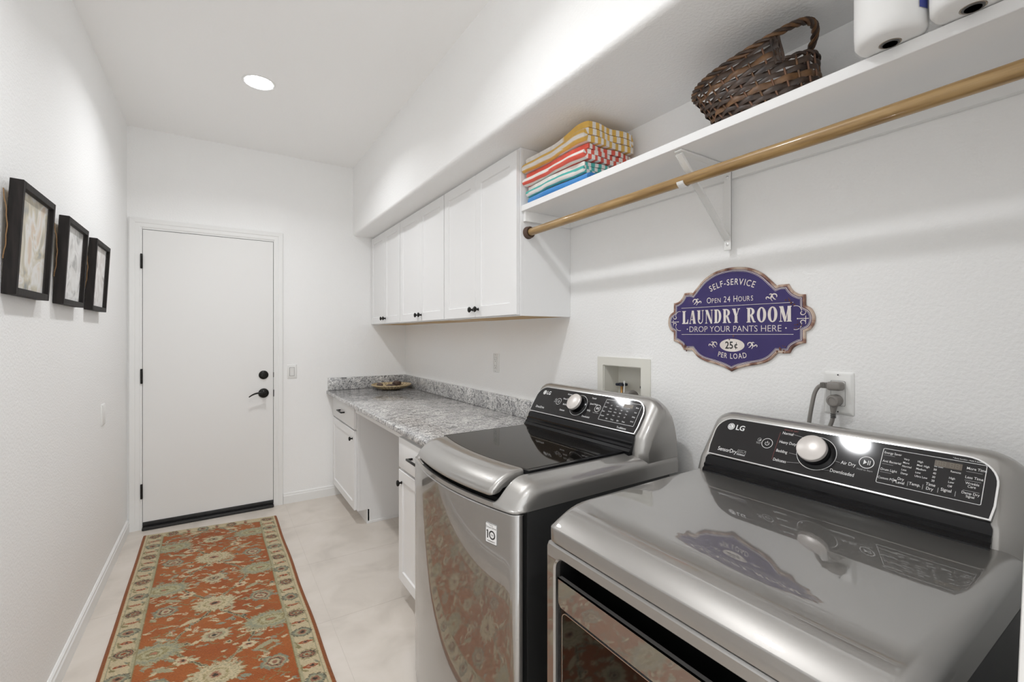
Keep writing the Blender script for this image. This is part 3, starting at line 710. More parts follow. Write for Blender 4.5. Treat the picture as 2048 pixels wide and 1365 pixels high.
mk('basket_floor', *fix(V, [tuple(range(40)), tuple(range(79, 39, -1))]+[(i, 40+i, 40+(i+1) % 40, (i+1) % 40) for i in range(40)]), 'wick1', bs)

# ================================================================== paper towel rolls
for i, (y, lab) in enumerate(((.353, 'plastic wrapped paper towel roll next to the basket on the shelf'), (.2345, 'plastic wrapped paper towel roll at the right end of the shelf'))):
    x, z = 1.122, 1.9068; t = thing('paper_towel_roll', lab, 'paper towels', (x, y, z), 'paper towel rolls on the shelf')
    lathe('roll', (x, y, z+.002), UZ, [(.017, .02), (.0175, .002), (.0185, 0), (.046, 0), (.052, .003), (.0565, .010), (.0575, .03), (.0575, .225), (.052, .238), (.0185, .240), (.0175, .22)], 'paper', t, 48)
    lathe('cardboard_core', (x, y, z+.002), UZ, [(.0172, .0), (.0172, .238), (.0160, .238), (.0160, .0)], 'backing', t, 24)
    lathe('core_film', (x, y, z+.004), UZ, [(.0158, 0), (.0158, .001), (.004, .004), (0, .0045)], 'core_grey', t, 24)
    # crinkled wrap
    rows = []
    for zz, rr in ((.0006, .012), (.0004, .040), (.0012, .052), (.007, .0572), (.02, .0586), (.10, .0585), (.20, .0586), (.236, .054), (.2435, .04), (.2435, .012)):
        rows.append([Vector((x+(rr+.00045*math.sin(9*a+40*zz)*min(1, zz*60)+.0003*math.sin(23*a-70*zz)*min(1, zz*60))*math.cos(a), y+(rr+.00045*math.sin(9*a+40*zz)*min(1, zz*60)+.0003*math.sin(23*a-70*zz)*min(1, zz*60))*math.sin(a), z+zz)) for a in [2*math.pi*j/64 for j in range(64)]])
    mk('plastic_wrap', *fix(*grid_vf(rows, cu=True)), 'wrap', t, 60)
    if i == 0:
        rows = [[Vector((x+.0591*math.cos(a), y+.0591*math.sin(a), z+zz)) for a in [R(243+j*3) for j in range(8)]] for zz in (.034, .08, .12, .16)]
        mk('wrap_print', *grid_vf(rows), 'print_blue', t, 60)

# ================================================================== laundry sign on the right wall
SO = Vector((XR-.001, .866, 1.38)); U, Vv = -UY, UZ
sg = thing('tin_sign', 'purple tin LAUNDRY ROOM sign with cream letters on the wall above the dryer', 'sign', (XR, .866, 1.21))
half = [(0, .171), (.033, .1685), (.0655, .1605), (.1006, .1415), (.1235, .120), (.1446, .0975), (.1527, .1003), (.1790, .1002), (.1858, .0872), (.1955, .0760), (.2085, .0685), (.2245, .0665), (.2248, .050), (.2250, .0345), (.2390, .0258), (.2475, .0110), (.2498, -.0040), (.2468, -.0200), (.2375, -.0345), (.2250, -.0410), (.2250, -.0565), (.2248, -.0736), (.2075, -.0785), (.1915, -.0885), (.1820, -.1047), (.1667, -.1055), (.1470, -.1050), (.1420, -.1110), (.1230, -.1290), (.0960, -.1410), (.0640, -.1480), (.0289, -.1575), (.0130, -.1640)]
half.append((0, -.1706))
coarse = (half+[(-x, y) for x, y in reversed(half[1:-1])])[::-1]           # counter-clockwise
NH = len(half); CORN = {5, 7, 11, 13, 19, 21, 24, 26, NH-1}
CORN = {len(coarse)-1-c for c in CORN} | {len(coarse)-1-(2*(NH-1)-c) for c in CORN if c != NH-1}
def inset(P, d):
    out = []; k = len(P)
    for i in range(k):
        a, b, c = Vector(P[i-1]), Vector(P[i]), Vector(P[(i+1) % k]); e = (b-a).normalized(); f = (c-b).normalized()
        n1 = Vector((-e.y, e.x)); n2 = Vector((-f.y, f.x)); m_ = (n1+n2); m_ = m_.normalized() if m_.length > 1e-6 else n1
        q = max(.45, m_.dot(n1)); p = b+m_*d/q; out.append((p.x, p.y))
    return out
def soften(P, n=4):
    out = []; k = len(P)
    for i in range(k):
        b, c = Vector(P[i]), Vector(P[(i+1) % k]); a = b if i in CORN else Vector(P[i-1]); d = c if (i+1) % k in CORN else Vector(P[(i+2) % k])
        for j in range(n):
            u = j/n; q = .5*((2*b)+(c-a)*u+(2*a-5*b+4*c-d)*u*u+(3*b-a-3*c+d)*u**3); out.append((q.x, q.y))
    return out
def ring_at(d): return soften(inset(coarse, d) if d else coarse)
outl = ring_at(0)
mk('tin_plate', *fix(*plate_vf(outl, SO, U, Vv, .004)), 'rustedge', sg, 30)
rows = [[SO+U*x+Vv*y+U.cross(Vv)*d for x, y in pp] for pp, d in ((outl, .0042), (ring_at(.0020), .0058), (ring_at(.0064), .0058), (ring_at(.0082), .0046))]
mk('raised_border', *fix(*grid_vf(rows, cu=True)), 'rustedge', sg, 30)
fc = mk('enamel_face', [SO+U*x+Vv*y+U.cross(Vv)*.0047 for x, y in ring_at(.0078)], [tuple(range(len(outl)))], 'purple', sg)
fl_ = Flat(SO, U, Vv, .0052)
fl_.ringline(ring_at(.0096), ring_at(.0112)); fl_.ringline(ring_at(.0132), ring_at(.0140))
fl_.mk('pinstripe', 'cream', fc)
def serif_glyphs():
    G = {}
    def r4(x0, y0, x1, y1): return ([(x0, y0), (x1, y0), (x1, y1), (x0, y1)], [(0, 1, 2, 3)])
    def poly(*p): return (list(p), [tuple(range(len(p)))])
    def arc(cx, cy, rx, ry, ix, iy, a0, a1, n=16, sh=0):
        o = [(cx+rx*math.cos(R(a0+(a1-a0)*i/n)), cy+ry*math.sin(R(a0+(a1-a0)*i/n))) for i in range(n+1)]
        q = [(cx+sh+ix*math.cos(R(a0+(a1-a0)*i/n)), cy+iy*math.sin(R(a0+(a1-a0)*i/n))) for i in range(n+1)]
        return (o+q, [(i, i+1, n+2+i, n+1+i) for i in range(n)])
    G['L'] = (.60, [r4(.07, 0, .30, 1), r4(.0, .945, .38, 1), poly((.0, 0), (.50, 0), (.50, .075), (.0, .075)), poly((.36, 0), (.60, 0), (.60, .34), (.555, .34), (.50, .16), (.36, .07))])
    G['A'] = (.66, [poly((.0, 0), (.20, 0), (.20, .05), (.0, .05)), poly((.06, .03), (.11, .03), (.33, .96), (.27, 1.0)), poly((.25, 1.0), (.45, 1.0), (.63, .03), (.39, .03)), r4(.36, 0, .66, .05), r4(.15, .28, .46, .34)])
    G['U'] = (.66, [r4(.07, .3, .29, 1), r4(.0, .945, .32, 1), r4(.51, .3, .56, 1), r4(.44, .945, .64, 1), arc(.315, .31, .245, .33, .155, .25, 180, 360, 16, .02)])
    G['N'] = (.70, [r4(.08, 0, .13, 1), r4(.0, 0, .21, .05), poly((.0, 1), (.25, 1), (.63, .12), (.63, -.02), (.51, -.02)), r4(.58, .0, .63, 1), r4(.50, .945, .70, 1)])
    G['D'] = (.66, [r4(.07, 0, .28, 1), r4(.0, .945, .34, 1), r4(.0, 0, .34, .055), arc(.28, .5, .36, .5, .15, .44, -90, 90)])
    G['R'] = (.70, [r4(.07, 0, .28, 1), r4(.0, .945, .34, 1), r4(.0, 0, .33, .05), arc(.28, .735, .34, .265, .13, .205, -90, 90), poly((.27, .50), (.47, .48), (.62, .08), (.70, .06), (.70, 0), (.50, 0))])
    G['Y'] = (.64, [poly((.02, 1), (.26, 1), (.42, .46), (.22, .46)), poly((.50, .97), (.57, .97), (.40, .46), (.345, .46)), r4(.21, .03, .43, .47), r4(.0, .945, .28, 1), r4(.44, .945, .64, 1), r4(.15, 0, .49, .05)])
    G['O'] = (.70, [arc(.34, .5, .345, .515, .125, .44, 0, 360, 36)])
    G['M'] = (.86, [r4(.09, .0, .14, 1), r4(.0, 0, .23, .05), poly((.02, 1), (.29, 1), (.48, .24), (.42, .0), (.36, .0)), poly((.40, .0), (.46, .0), (.66, .92), (.60, .92)), r4(.58, 0, .81, 1), r4(.52, 0, .86, .05), r4(.66, .945, .86, 1), r4(.0, .945, .15, 1)])
    return G
GL = serif_glyphs()
def serif_text(f, s, x, y, hgt, width):
    tot = sum((GL[c][0]+.10) if c != ' ' else .42 for c in s)-.10; sx = width/tot
    for c in s:
        if c == ' ': x += .42*sx; continue
        for V2, F2 in GL[c][1]: f.poly([(x+a*sx, y+b*hgt) for a, b in V2], F2)
        x += (GL[c][0]+.10)*sx
L_ = Flat(SO, U, Vv, .0054)
L_.arc_text('SELF-SERVICE', .002, -.062, .176, R(90), .0285, .010, sx=.80)
def smallcaps(f, t, x, y, big, small, bold=0., sx=.8):
    for ch in t:
        if ch == ' ': x += small*.36; continue
        sz = small if ch.islower() else big; V2, F2 = text_vf(ch.upper(), sz, bold); x0 = min(v[0] for v in V2); x1 = max(v[0] for v in V2)
        f.poly([(x+(a-x0)*sx, y+b) for a, b in V2], F2); x += (x1-x0)*sx+small*.13
    return x
smallcaps(L_, 'Open 24 Hours', -.0885, .0580, .0285, .0230, .0, .78)
serif_text(L_, 'LAUNDRY ROOM', -.1875, -.0110, .0465, .3755)
L_.text('DROP YOUR PANTS HERE', .001, -.0400, .0285, 'C', -.009, width=.316)
for x in (-.166, .172): L_.circle(x, -.030, .0022, n=12)
L_.line([(-.191, .0462), (.193, .0452)], .0013); L_.line([(-.190, -.0489), (.193, -.0489)], .0013)
L_.circle(.0025, -.0845, .0212, n=40, sx=2.02)
L_.arc_text('PER LOAD', .003, .085, .2135, R(270), .0245, .007, up=False, sx=.78)
def scroll(f, cx, cy, s, mx, my=1):
    def T(P): return [(cx+mx*s*x, cy+my*s*y) for x, y in P]
    for P, w0, w1 in ((spiral(.0, .0, .30, .95, 200, -60), .10, .26), (spiral(.95, .35, .20, .62, 40, 330), .10, .24), ([(-.2+.12*i, -.55+.02*i*i) for i in range(9)], .08, .22), (spiral(1.55, -.25, .12, .46, -60, 190), .10, .20)):
        n = len(P); f.stroke(T(P), [s*(w0+(w1-w0)*math.sin(math.pi*i/(n-1))) for i in range(n)])
scroll(L_, -.137, .0660, .0150, 1); scroll(L_, .140, .0650, .0150, -1)
scroll(L_, -.056, -.0830, .0140, -1, 1); scroll(L_, .061, -.0830, .0140, 1, 1)
for s_ in (-1, 1):
    for m_ in (-1, 1):
        P = spiral(s_*.217, m_*.0145, .0020, .0098, 90 if m_ > 0 else -90, (90+s_*300) if m_ > 0 else (-90-s_*300)); L_.stroke(P, [.0010+.0016*math.sin(math.pi*i/(len(P)-1)) for i in range(len(P))])
        P = spiral(s_*.199, m_*.019, .016, .016, 90+s_*m_*90-90*s_ if False else (0 if s_ > 0 else 180), (0 if s_ > 0 else 180)+m_*s_*110, 12); L_.stroke(P, [.0016]*len(P))
    L_.line([(s_*.206, -.003), (s_*.234, -.003)], .0020); L_.line([(s_*.226, -.011), (s_*.226, .005)], .0018); L_.circle(s_*.204, -.003, .0020, n=10)
L_.mk('lettering', 'cream', fc)
d = Flat(SO, U, Vv, .0057); d.text('25', -.0070, -.0955, .0330, 'C', .018, width=.0275); d.text('c', .0165, -.0935, .0280, 'C', .014); d.line([(.0155, -.0975), (.0185, -.0745)], .0018); d.mk('price', 'print_dark', fc)
rr_ = Flat(SO, U, Vv, .0066)
for cx, cy, n in ((-.176, -.094, 16), (.160, -.096, 12), (.206, -.020, 10), (.185, .045, 8), (-.005, -.054, 3)):
    for _ in range(n):
        a = random.random()*6.3; q = random.random()*.014; x, y = cx+q*math.cos(a)*1.3, cy+q*math.sin(a); r0 = .0008+.0022*random.random()
        P = [(x+r0*(.6+.8*random.random())*math.cos(2*math.pi*i/7), y+r0*(.6+.8*random.random())*math.sin(2*math.pi*i/7)) for i in range(7)]; rr_.poly(P, [tuple(range(7))])
rr_.mk('rust_spots', 'rust', fc)['kind'] = 'stuff'

# ================================================================== appliances
def side_drop(d, r): return 0 if d >= r else r*(1-math.sqrt(max(0, 1-(1-d/r)**2)))
def stations(c, h, r=.07, n=14, mid=16):
    e = [h*0+r*(1-math.cos(math.pi/2*i/n)) for i in range(n+1)]
    m_ = [r+(2*h-2*r)*i/mid for i in range(1, mid)]
    return [c-h+x for x in e]+[c-h+x for x in m_]+[c+h-x for x in reversed(e)]
CONS = [(.006, -.03), (.004, 0), (.020, .050), (.024, .057), (.097, .162), (.103, .170), (.112, .1755), (.122, .177), (.134, .174), (.146, .166), (.156, .15), (.166, .11), (.174, .05), (.178, -.03)]
LEAN = math.atan2(.571, .821)-R(.6)
FV = Vector((math.sin(LEAN), 0, math.cos(LEAN))); FU = -UY; FN = FU.cross(FV)
def console(t, xb, zb, yc, half=.343, sc=1.):
    H = .177; rows = []; hs = half/sc
    for y in stations(yc, half, .075*sc, 12, 10):
        d = (half-abs(y-yc))/sc; k = (H-side_drop(d, .075)*.92)/H
        sw = .030*max(0, 1-d/.034)**2
        rows.append([Vector((xb+sc*(dx+(sw if dx < .12 else sw*.2)*(1 if dz < .16 else .6)), y, zb+sc*(dz*k if dz > 0 else dz))) for dx, dz in CONS])
    mk('console_shell', *fix(*grid_vf(rows, cap0=True, cap1=True)), 'steel_light', t, 40)
    O = Vector((xb+.020*sc, yc, zb+.057*sc))+FN*.0022
    ol = [(-.299, 0), (.299, 0), (.303, .03), (.303, .070)]+[(.303-.052+.052*math.cos(R(a)), .074+.052*math.sin(R(a))) for a in range(0, 91, 10)]+[(-.303+.052-.052*math.sin(R(a)), .074+.052*math.cos(R(a))) for a in range(0, 91, 10)]+[(-.303, .070), (-.303, .03)]
    ol = [(a*sc, b*sc) for a, b in ol]
    f = plate('fascia', inset(ol, .003), O, FU, FV, .0035, 'fascia', t, base=-.002)
    ring('fascia_trim', ol, inset(ol, .0032), O, FU, FV, .0042, 'chrome', t, base=-.002)
    # stepped black ledge under the fascia
    st = [(-.014, -.012), (-.012, .004), (-.004, .012), (-.004, .016), (.004, .022), (.004, .030), (.010, .034), (.013, .046), (.017, .055), (.030, .055), (.030, -.012)]
    V = [(xb+a*sc, yc+s*sc*(.302 if b < .05 else .298), zb+b*sc) for s in (-1, 1) for a, b in st]; k = len(st)
    mk('lower_ledge', *fix(V, [(i, (i+1) % k, k+(i+1) % k, k+i) for i in range(k)]+[tuple(range(k)), tuple(range(k, 2*k))]), 'gloss', t)
    O2 = O+FN*.0015
    return f, O2
def prints(f, O, red, name, words, sc=1.):
    FU, FV = globals()['FU']*sc, globals()['FV']*sc
    W = Flat(O, FU, FV, .0004); D_ = Flat(O, FU, FV, .0004); Rd = Flat(O, FU, FV, .0005)
    Lg = Flat(O, FU, FV, .0004); Lg.circle(-.2563, .0975, .0105); Lg.text('LG', -.2405, .0900, .0225, 'L', .018); Lg.mk('logo', 'print', f); Pw = Flat(O, FU, FV, .0004); St = Flat(O, FU, FV, .0004); Rg = Flat(O, FU, FV, .0004); Bx = Flat(O, FU, FV, .0004)
    k = Flat(O, FU, FV, .0008); k.text('L', -.2575, .0935, .0105, 'L', .0); k.circle(-.2600, .1005, .0014, n=10); k.circle(-.2563, .0975, .0082, .0010, n=24); k.mk('logo_face', 'fascia', f)
    Pw.circle(-.1414, .0670, .0148, .0013); Pw.poly(*arcring(-.1414, .0665, .0058, .0012, 130, 410)); Pw.line([(-.1414, .0665), (-.1414, .0738)], .0012); Pw.mk('power_symbol', 'print', f)
    St.circle(.0880, .0680, .0150, .0016); St.poly([(.0822, .0740), (.0822, .0620), (.0890, .0680)], [(0, 1, 2)]); St.rect(.0905, .0920, .0625, .0735); St.rect(.0940, .0955, .0625, .0735); St.mk('start_symbol', 'print', f)
    D_.text('Hold to Start', .088, .0470, .0058, 'C')
    D_.circle(-.1640, .0735, .0052, .0010, n=16); D_.circle(-.1625, .0725, .0022, n=10); D_.text('Smart', -.164, .0610, .0050, 'C'); D_.line([(-.171, .0655), (-.157, .0655)], .0008)
    Rg.circle(-.0185, .0660, .0452, .0014, n=48); Rg.mk('dial_ring', 'print', f)
    Md = Flat(O, FU, FV, .0004); Cy = Flat(O, FU, FV, .0004)
    for s, x, y, al, sz in words: (Md if x < -.2 else Cy if x < .1 else W).text(s, x, y, sz*.90, al, .004, sx=.80)
    Md.mk('model_lettering', 'print', f); Cy.mk('cycle_lettering', 'print', f)
    bx = rrect(.1130, .2830, .0260, .1115, .003, 4); Bx.ringline(bx, inset(bx, .0011)); Bx.mk('panel_outline', 'print', f)
    Rd.line([(-.1165, .0250), (-.1165, .1060)], .0008)
    if red: Rd.text('SENSOR DRY', -.1090, .1135, .0062, 'L')
    W.mk('panel_lettering', 'print', f); D_.mk('fine_print', 'print_dim', f)
    if red: Rd.mk('red_print', 'print_red', f)
    dp = Flat(O, FU, FV, .0005); dp.rect(.2045, .2475, .0905, .1045); do = dp.mk('display', 'display', f)
    sgm = Flat(O, FU, FV, .0008)
    for x in (.2085, .2165, .2290, .2375):
        for a, b in ((.0, .0935), (.0, .0985)):
            sgm.rect(x, x+.0008, b, b+.004); sgm.rect(x+.005, x+.0058, b, b+.004)
        for b in (.0925, .0975, .1022): sgm.rect(x+.001, x+.0048, b, b+.0008)
    sgm.mk('segments', 'display_seg', f)
    # dial
    kc = O+FU*(-.0185)+FV*.0660
    return kc
def arcring(cx, cy, r_, wd, a0, a1, n=20):
    P = [(cx+q*math.cos(R(a0+(a1-a0)*i/n)), cy+q*math.sin(R(a0+(a1-a0)*i/n))) for q in (r_, r_-wd) for i in range(n+1)]
    return P, [(i, i+1, n+2+i, n+1+i) for i in range(n)]
def dial(t, kc, sc=1.):
    kn = lathe('dial', kc, FN, [(a*sc, b*sc) for a, b in ((.044, 0), (.0435, .002), (.0395, .0045), (.0350, .0060), (.0340, .0250))], 'gloss', t, 56)
    lathe('dial_cap', kc+FN*.024*sc, FN, [(a*sc, b*sc) for a, b in ((.0342, 0), (.0345, .004), (.0335, .0095), (.031, .0112), (0, .0120))], 'knobface', kn, 56)
def base_feet(t, pts):
    for x, y in pts: lathe('foot', (x, y, 0), UZ, [(.022, 0), (.022, .008), (.012, .012), (.012, .030)], 'seal', t, 16)

# ---- washing machine
WYC, WH_ = 1.369, .352
def wxf(y):
    q = (y-WYC)/WH_; d = WH_-abs(y-WYC)
    return .604+.052*q*q+side_drop(max(d, 0), .022)
ws = thing('washing_machine', 'graphite top-load washing machine with black glass lid beside the countertop', 'washing machine', (1.0, WYC, 0))
base_feet(ws, [(.78, 1.08), (.78, 1.64), (1.25, 1.08), (1.25, 1.64)])
box('cabinet', .694, 1.300, WYC-WH_+.0005, WYC+WH_-.0005, .028, .850, 'darksteel', ws, bev=.004)
ST = stations(WYC, WH_, .022, 8, 40)
rows = [[Vector((wxf(y), y, .030)), Vector((wxf(y), y, .843)), Vector((wxf(y)+.003, y, .846)), Vector((.72, y, .846))] for y in ST]
mk('front_panel', *fix(*grid_vf(rows)), 'steel', ws, 30)
def sstep(a, b, x): u = min(1, max(0, (x-a)/(b-a))); return u*u*(3-2*u)
def capz(e, y):
    d = WH_-abs(y-WYC); ay = abs(y-WYC)
    zr = .858+.072*(1-(1-min(max(e, 0)/.095, 1))**2.3)-.016*max(0, 1-d/.075)
    zp = .8635-.010*sstep(.012, .022, e) if e < .10 else .8535+.05*sstep(.10, .12, e)
    k = sstep(.262, .284, ay); z = zr*k+zp*(1-k)
    return z-.9*side_drop(max(d, 0), .030)*k
es = [0, .003, .008, .014, .020, .026, .034, .044, .054, .064, .074, .084, .094, .104, .112, .122, .14, .2, .3, .42, .54, .62]
ST2 = stations(WYC, WH_, .030, 9, 4); ST2 = sorted(set([round(v, 5) for v in ST2]+[round(WYC+s*a, 5) for s in (-1, 1) for a in (.255, .260, .264, .268, .272, .276, .280, .284, .290, .300)]+[round(WYC-.25+.05*i, 5) for i in range(11)]))
rows = []
for y in ST2:
    x0 = wxf(y); xe = [x0+min(e, 1.30-x0)*1.0 if e < .6 else 1.345 for e in es]
    rows.append([Vector((x0, y, .8495))]+[Vector((x, y, max(capz(e, y), .852))) for x, e in zip(xe, es)]+[Vector((1.345, y, .8495))])
V, F = grid_vf(rows, cap0=True, cap1=True); mk('top_cap', *fix(V, F), 'steel_light', ws, 50)
# lid: handle bar, frame and smoked glass
lid = thing_part = None
ly0, ly1 = WYC-.284, WYC+.284
yy = [ly0+(ly1-ly0)*i/30 for i in range(31)]
fe = [(WYC-y, 0) for y in yy]
front = [(wxf(min(max(y, WYC-.30), WYC+.30))+.112, y) for y in yy]
ol = [(x, y) for x, y in front]+[(1.156, ly1), (1.156, ly0)]
lidf = plate('lid_frame', [(y, x) for x, y in ol], (0, 0, .9225), UY, UX, -.013, 'gloss', ws, smooth=None)
ig = [(max(x+.006, 0), min(max(y, ly0+.016), ly1-.016)) for x, y in front]+[(1.120, ly1-.016), (1.120, ly0+.016)]
plate('lid_glass', [(y, x) for x, y in ig], (0, 0, .9354), UY, UX, -.0008, 'glass_black', lidf, smooth=None)
HP = [(.1135, .9375), (.095, .9375), (.070, .9345), (.045, .9265), (.024, .914), (.008, .9010), (.001, .890), (-.001, .8840), (.002, .8790), (.010, .8780), (.022, .881), (.032, .890), (.060, .907), (.1135, .920)]
rows = []
ysn = stations(WYC, .262, .014, 6, 28)
for y in ysn:
    d = .262-abs(y-WYC); sh = side_drop(max(d, 0), .014)
    rows.append([Vector((wxf(y)+a+(sh*.6 if a < .09 else 0), y, .900+(z-.900)*(1-sh*22*.03)-(sh*.5 if z > .9 else -sh*.3))) for a, z in HP])
mk('lid_handle', *fix(*grid_vf(rows, cu=True, cap0=True, cap1=True)), 'steel_light', ws, 50)
# dark handle slot behind the lip
rows = [[Vector((wxf(y)+.020, y, .856)), Vector((wxf(y)+.020, y, .872)), Vector((wxf(y)+.10, y, .915)), Vector((wxf(y)+.10, y, .856))] for y in [WYC-.262+.524*i/24 for i in range(25)]]
mk('handle_slot', *fix(*grid_vf(rows, cu=True, cap0=True, cap1=True)), 'recess', ws)
wf, wO = console(ws, 1.160, .933, 1.367, .348)
ww = [('Normal', -.082, .1035, 'R', .0115), ('Heavy Duty', -.082, .0805, 'R', .0115), ('Bedding', -.082, .0560, 'R', .0115), ('Delicates', -.082, .0290, 'R', .0115), ('Towels', .036, .1035, 'L', .0115), ('Speed Wash', .040, .0790, 'L', .0115), ('Bulky', .040, .0500, 'L', .0115), ('Downloaded', .026, .0220, 'L', .0115), ('DirectDrive', -.2700, .0215, 'L', .0165), ('TrueBalance', .214, .0085, 'L', .0120)]
for j, col in enumerate((['Soil', 'Heavy', 'Normal', 'Light'], ['Wash', 'Hot', 'Warm', 'Cold'], ['Spin', 'High', 'Med', 'Low'], ['Rinse', 'One', 'Two', 'Off'])):
    for q, s_ in enumerate(col): ww.append((s_, .145+j*.027, .088-q*.0125, 'L', .0072))
for j, s_ in enumerate(('Soil', 'Temp.', 'Spin', 'Rinse')): ww.append((s_, .152+j*.027, .0335, 'C', .0085))
for q, s_ in enumerate(('More', 'Less', 'Delay', 'Wi-Fi')): ww.append((s_, .268, .094-q*.018, 'C', .0085))
for q, s_ in enumerate(('Turbo', 'Steam', 'Extra', 'Custom')): ww.append((s_, .117, .096-q*.018, 'L', .0080))
dial(ws, prints(wf, wO, False, 'washer', ww))
# round warranty badge on the front
by = 1.104; bx0 = wxf(by); tg = Vector((wxf(by+.02)-wxf(by-.02), .04, 0)).normalized(); bU = -tg; bN = bU.cross(UZ)
bo = Vector((bx0, by, .776))+bN*.0005
bd = plate('badge', rrect(-.0225, .0225, -.028, .028, .003, 3), bo, bU, UZ, .001, 'print', ws)
f = Flat(bo+bN*.001, bU, UZ, .0003); o_ = rrect(-.0225, .0225, -.028, .028, .003, 3); f.ringline(o_, inset(o_, .0012)); f.rect(-.0160, -.0115, -.0150, .0080); f.poly([(-.0160, .0080), (-.0115, .0080), (-.0185, .0030), (-.0185, .0055)], [(0, 1, 2, 3)][:0] or [(0, 3, 2, 1)]); f.circle(.0040, -.0035, .0125, .0042, n=30); f.text('YEAR', .004, -.0050, .0046, 'C', .01); f.text('Direct Drive', 0, .0140, .0078, 'C'); f.text('Inverter', 0, .0215, .0048, 'C'); f.text('WARRANTY', 0, -.0235, .0055, 'C', .01); f.mk('badge_print', 'print_dark', bd)
lathe('hose_cap', (1.338, WYC-.30, .93), UX, [(.020, 0), (.022, .004), (.022, .022), (.016, .028)], 'seal', ws, 20)

ws.rotation_euler.z = R(1.2)                                    # stands slightly askew

# ---- dryer
DYC, DH = .5138, .3303; DY0, DY1 = DYC-DH, DYC+DH; DXF, DSC = .6375, .963
dy = thing('dryer', 'graphite front-load dryer with black control panel under the purple sign', 'dryer', (1.0, DYC, 0))
base_feet(dy, [(.76, .25), (.76, .78), (1.26, .25), (1.26, .78)])
box('cabinet', .720, 1.310, DY0+.001, DY1-.001, .028, .857, 'darksteel', dy, bev=.004)
def dtop(x, y):
    e = x-DXF; d = DH-abs(y-DYC)
    z = .9330+.0165*(e-.10)-.0405*max(0, 1-e/.125)**2.4
    return z-1.0*side_drop(max(d, 0), .030)*sstep(-.03, .05, e)
ex = [0, .002, .005, .009, .014, .020, .028, .038, .050, .064, .080, .098, .118, .14, .17, .22, .30, .38, .46, .54, .58, .63, .675]
rows = []
for y in stations(DYC, DH, .032, 10, 14):
    d = max(DH-abs(y-DYC), 0); sh = side_drop(d, .030)
    rows.append([Vector((DXF+sh, y, .8605)), Vector((DXF+sh-.0005, y, .877)), Vector((DXF+sh-.0002, y, .889))]+[Vector((DXF+max(e, 0)+sh*(1-sstep(0, .1, e)), y, max(dtop(DXF+e, y), .8615))) for e in ex]+[Vector((DXF+.675, y, .8605))])
mk('top_panel', *fix(*grid_vf(rows, cap0=True, cap1=True)), 'steel', dy, 60)
# front: panel with a door opening, black door ring, handle pocket, silver handle band, smoked window
FO = Vector((DXF+.028, DYC, 0))
n_ = 8
fo_ = rrect(-DH, DH, .030, .857, .014, n_); fi_ = rrect(-.2985, .2985, .140, .828, .029, n_)
rows = [[FO+FU*x+UZ*z+UX*(-d) for x, z in pp] for pp, d in ((fo_, -.056), (fo_, .022), (inset(fo_, .006), .028), (inset(fi_, -.004), .028), (fi_, .024), (fi_, .0))]
mk('front_panel', *fix(*grid_vf(rows, cu=True)), 'steel', dy, 40)
dd = plate('door', rrect(-.2966, .2966, .142, .763, .026, n_, (1, 1, 0, 0)), FO, FU, UZ, .017, 'gloss', dy)
pk = rrect(-.2976, .2976, .714, .827, .027, n_)
rows = [[FO+FU*x+UZ*z+UX*d for x, z in pp] for pp, d in ((pk, -.012), (inset(pk, .006), -.006), (inset(pk, .012), .036))]
mk('handle_pocket', *fix(*grid_vf(rows, cu=True, cap1=True)), 'recess', dd, 40)
hb = rrect(-.285, .285, .723, .788, .016, 6, (1, 1, 0, 0))
rows = [[FO+FU*x+UZ*z-UX*d for x, z in pp] for pp, d in ((hb, .017), (hb, .0275), (inset(hb, .0025), .0295))]
V, F = grid_vf(rows, cu=True, cap1=True); mk('handle_band', *fix(V, F), 'steel', dd, 30)
gl = rrect(-.282, .282, .190, .711, .016, 6)
ring('window_trim', gl, inset(gl, .0016), FO, FU, UZ, .0200, 'chrome', dd)
plate('window', inset(gl, .0016), FO, FU, UZ, .0192, 'glass_black', dd)
df, dO = console(dy, 1.175, .9305, DYC, DH, DSC)
dw = [('Normal', -.1105, .1020, 'L', .0125), ('Heavy Duty', -.1115, .0755, 'L', .0125), ('Bedding', -.1125, .0490, 'L', .0125), ('Delicates', -.1130, .0225, 'L', .0125), ('Air Dry', .0385, .0520, 'L', .0135), ('Downloaded', .0210, .0265, 'L', .0135), ('SensorDry', -.2720, .0170, 'L', .0185),
      ('Energy Saver', .1165, .0990, 'L', .0085), ('Anti Bacterial', .1165, .0780, 'L', .0085), ('Drum Light', .1165, .0575, 'L', .0090), ('Custom PGM', .1150, .0370, 'L', .0085),
      ('More Time', .2545, .0960, 'L', .0090), ('Less Time', .2545, .0765, 'L', .0090), ('Wrinkle', .2660, .0640, 'C', .0085), ('Care', .2660, .0575, 'C', .0085), ('Damp Dry', .2660, .0430, 'C', .0085), ('Signal', .2660, .0365, 'C', .0080),
      ('Dry', .1555, .0425, 'C', .0100), ('Level', .1555, .0340, 'C', .0100), ('Temp.', .1800, .0370, 'C', .0105), ('Time', .2050, .0440, 'C', .0105), ('Dry', .2050, .0345, 'C', .0105), ('Signal', .2300, .0390, 'C', .0105), ('* Extra function : Hold 3 seconds', .2310, .1145, 'L', .0048),
      ('Remote', .2315, .0830, 'L', .0070)]
for x, colw in ((.1530, ('Very', 'More', 'Normal', 'Less', 'Damp')), (.1770, ('High', 'Med. High', 'Medium', 'Low', 'Ultra Low')), (.2050, ('60 min', '50', '40', '30', '20'))):
    for q, s_ in enumerate(colw): dw.append((s_, x, .0915-.0085*q-(.003 if x > .2 else 0), 'L', .0072))
for q, s_ in enumerate(('High', 'Low', 'Off')): dw.append((s_, .2310, .0680-.0090*q, 'L', .0072))
dial(dy, prints(df, dO, True, 'dryer', dw, DSC), DSC)
W = Flat(dO, FU*DSC, FV*DSC, .0004)
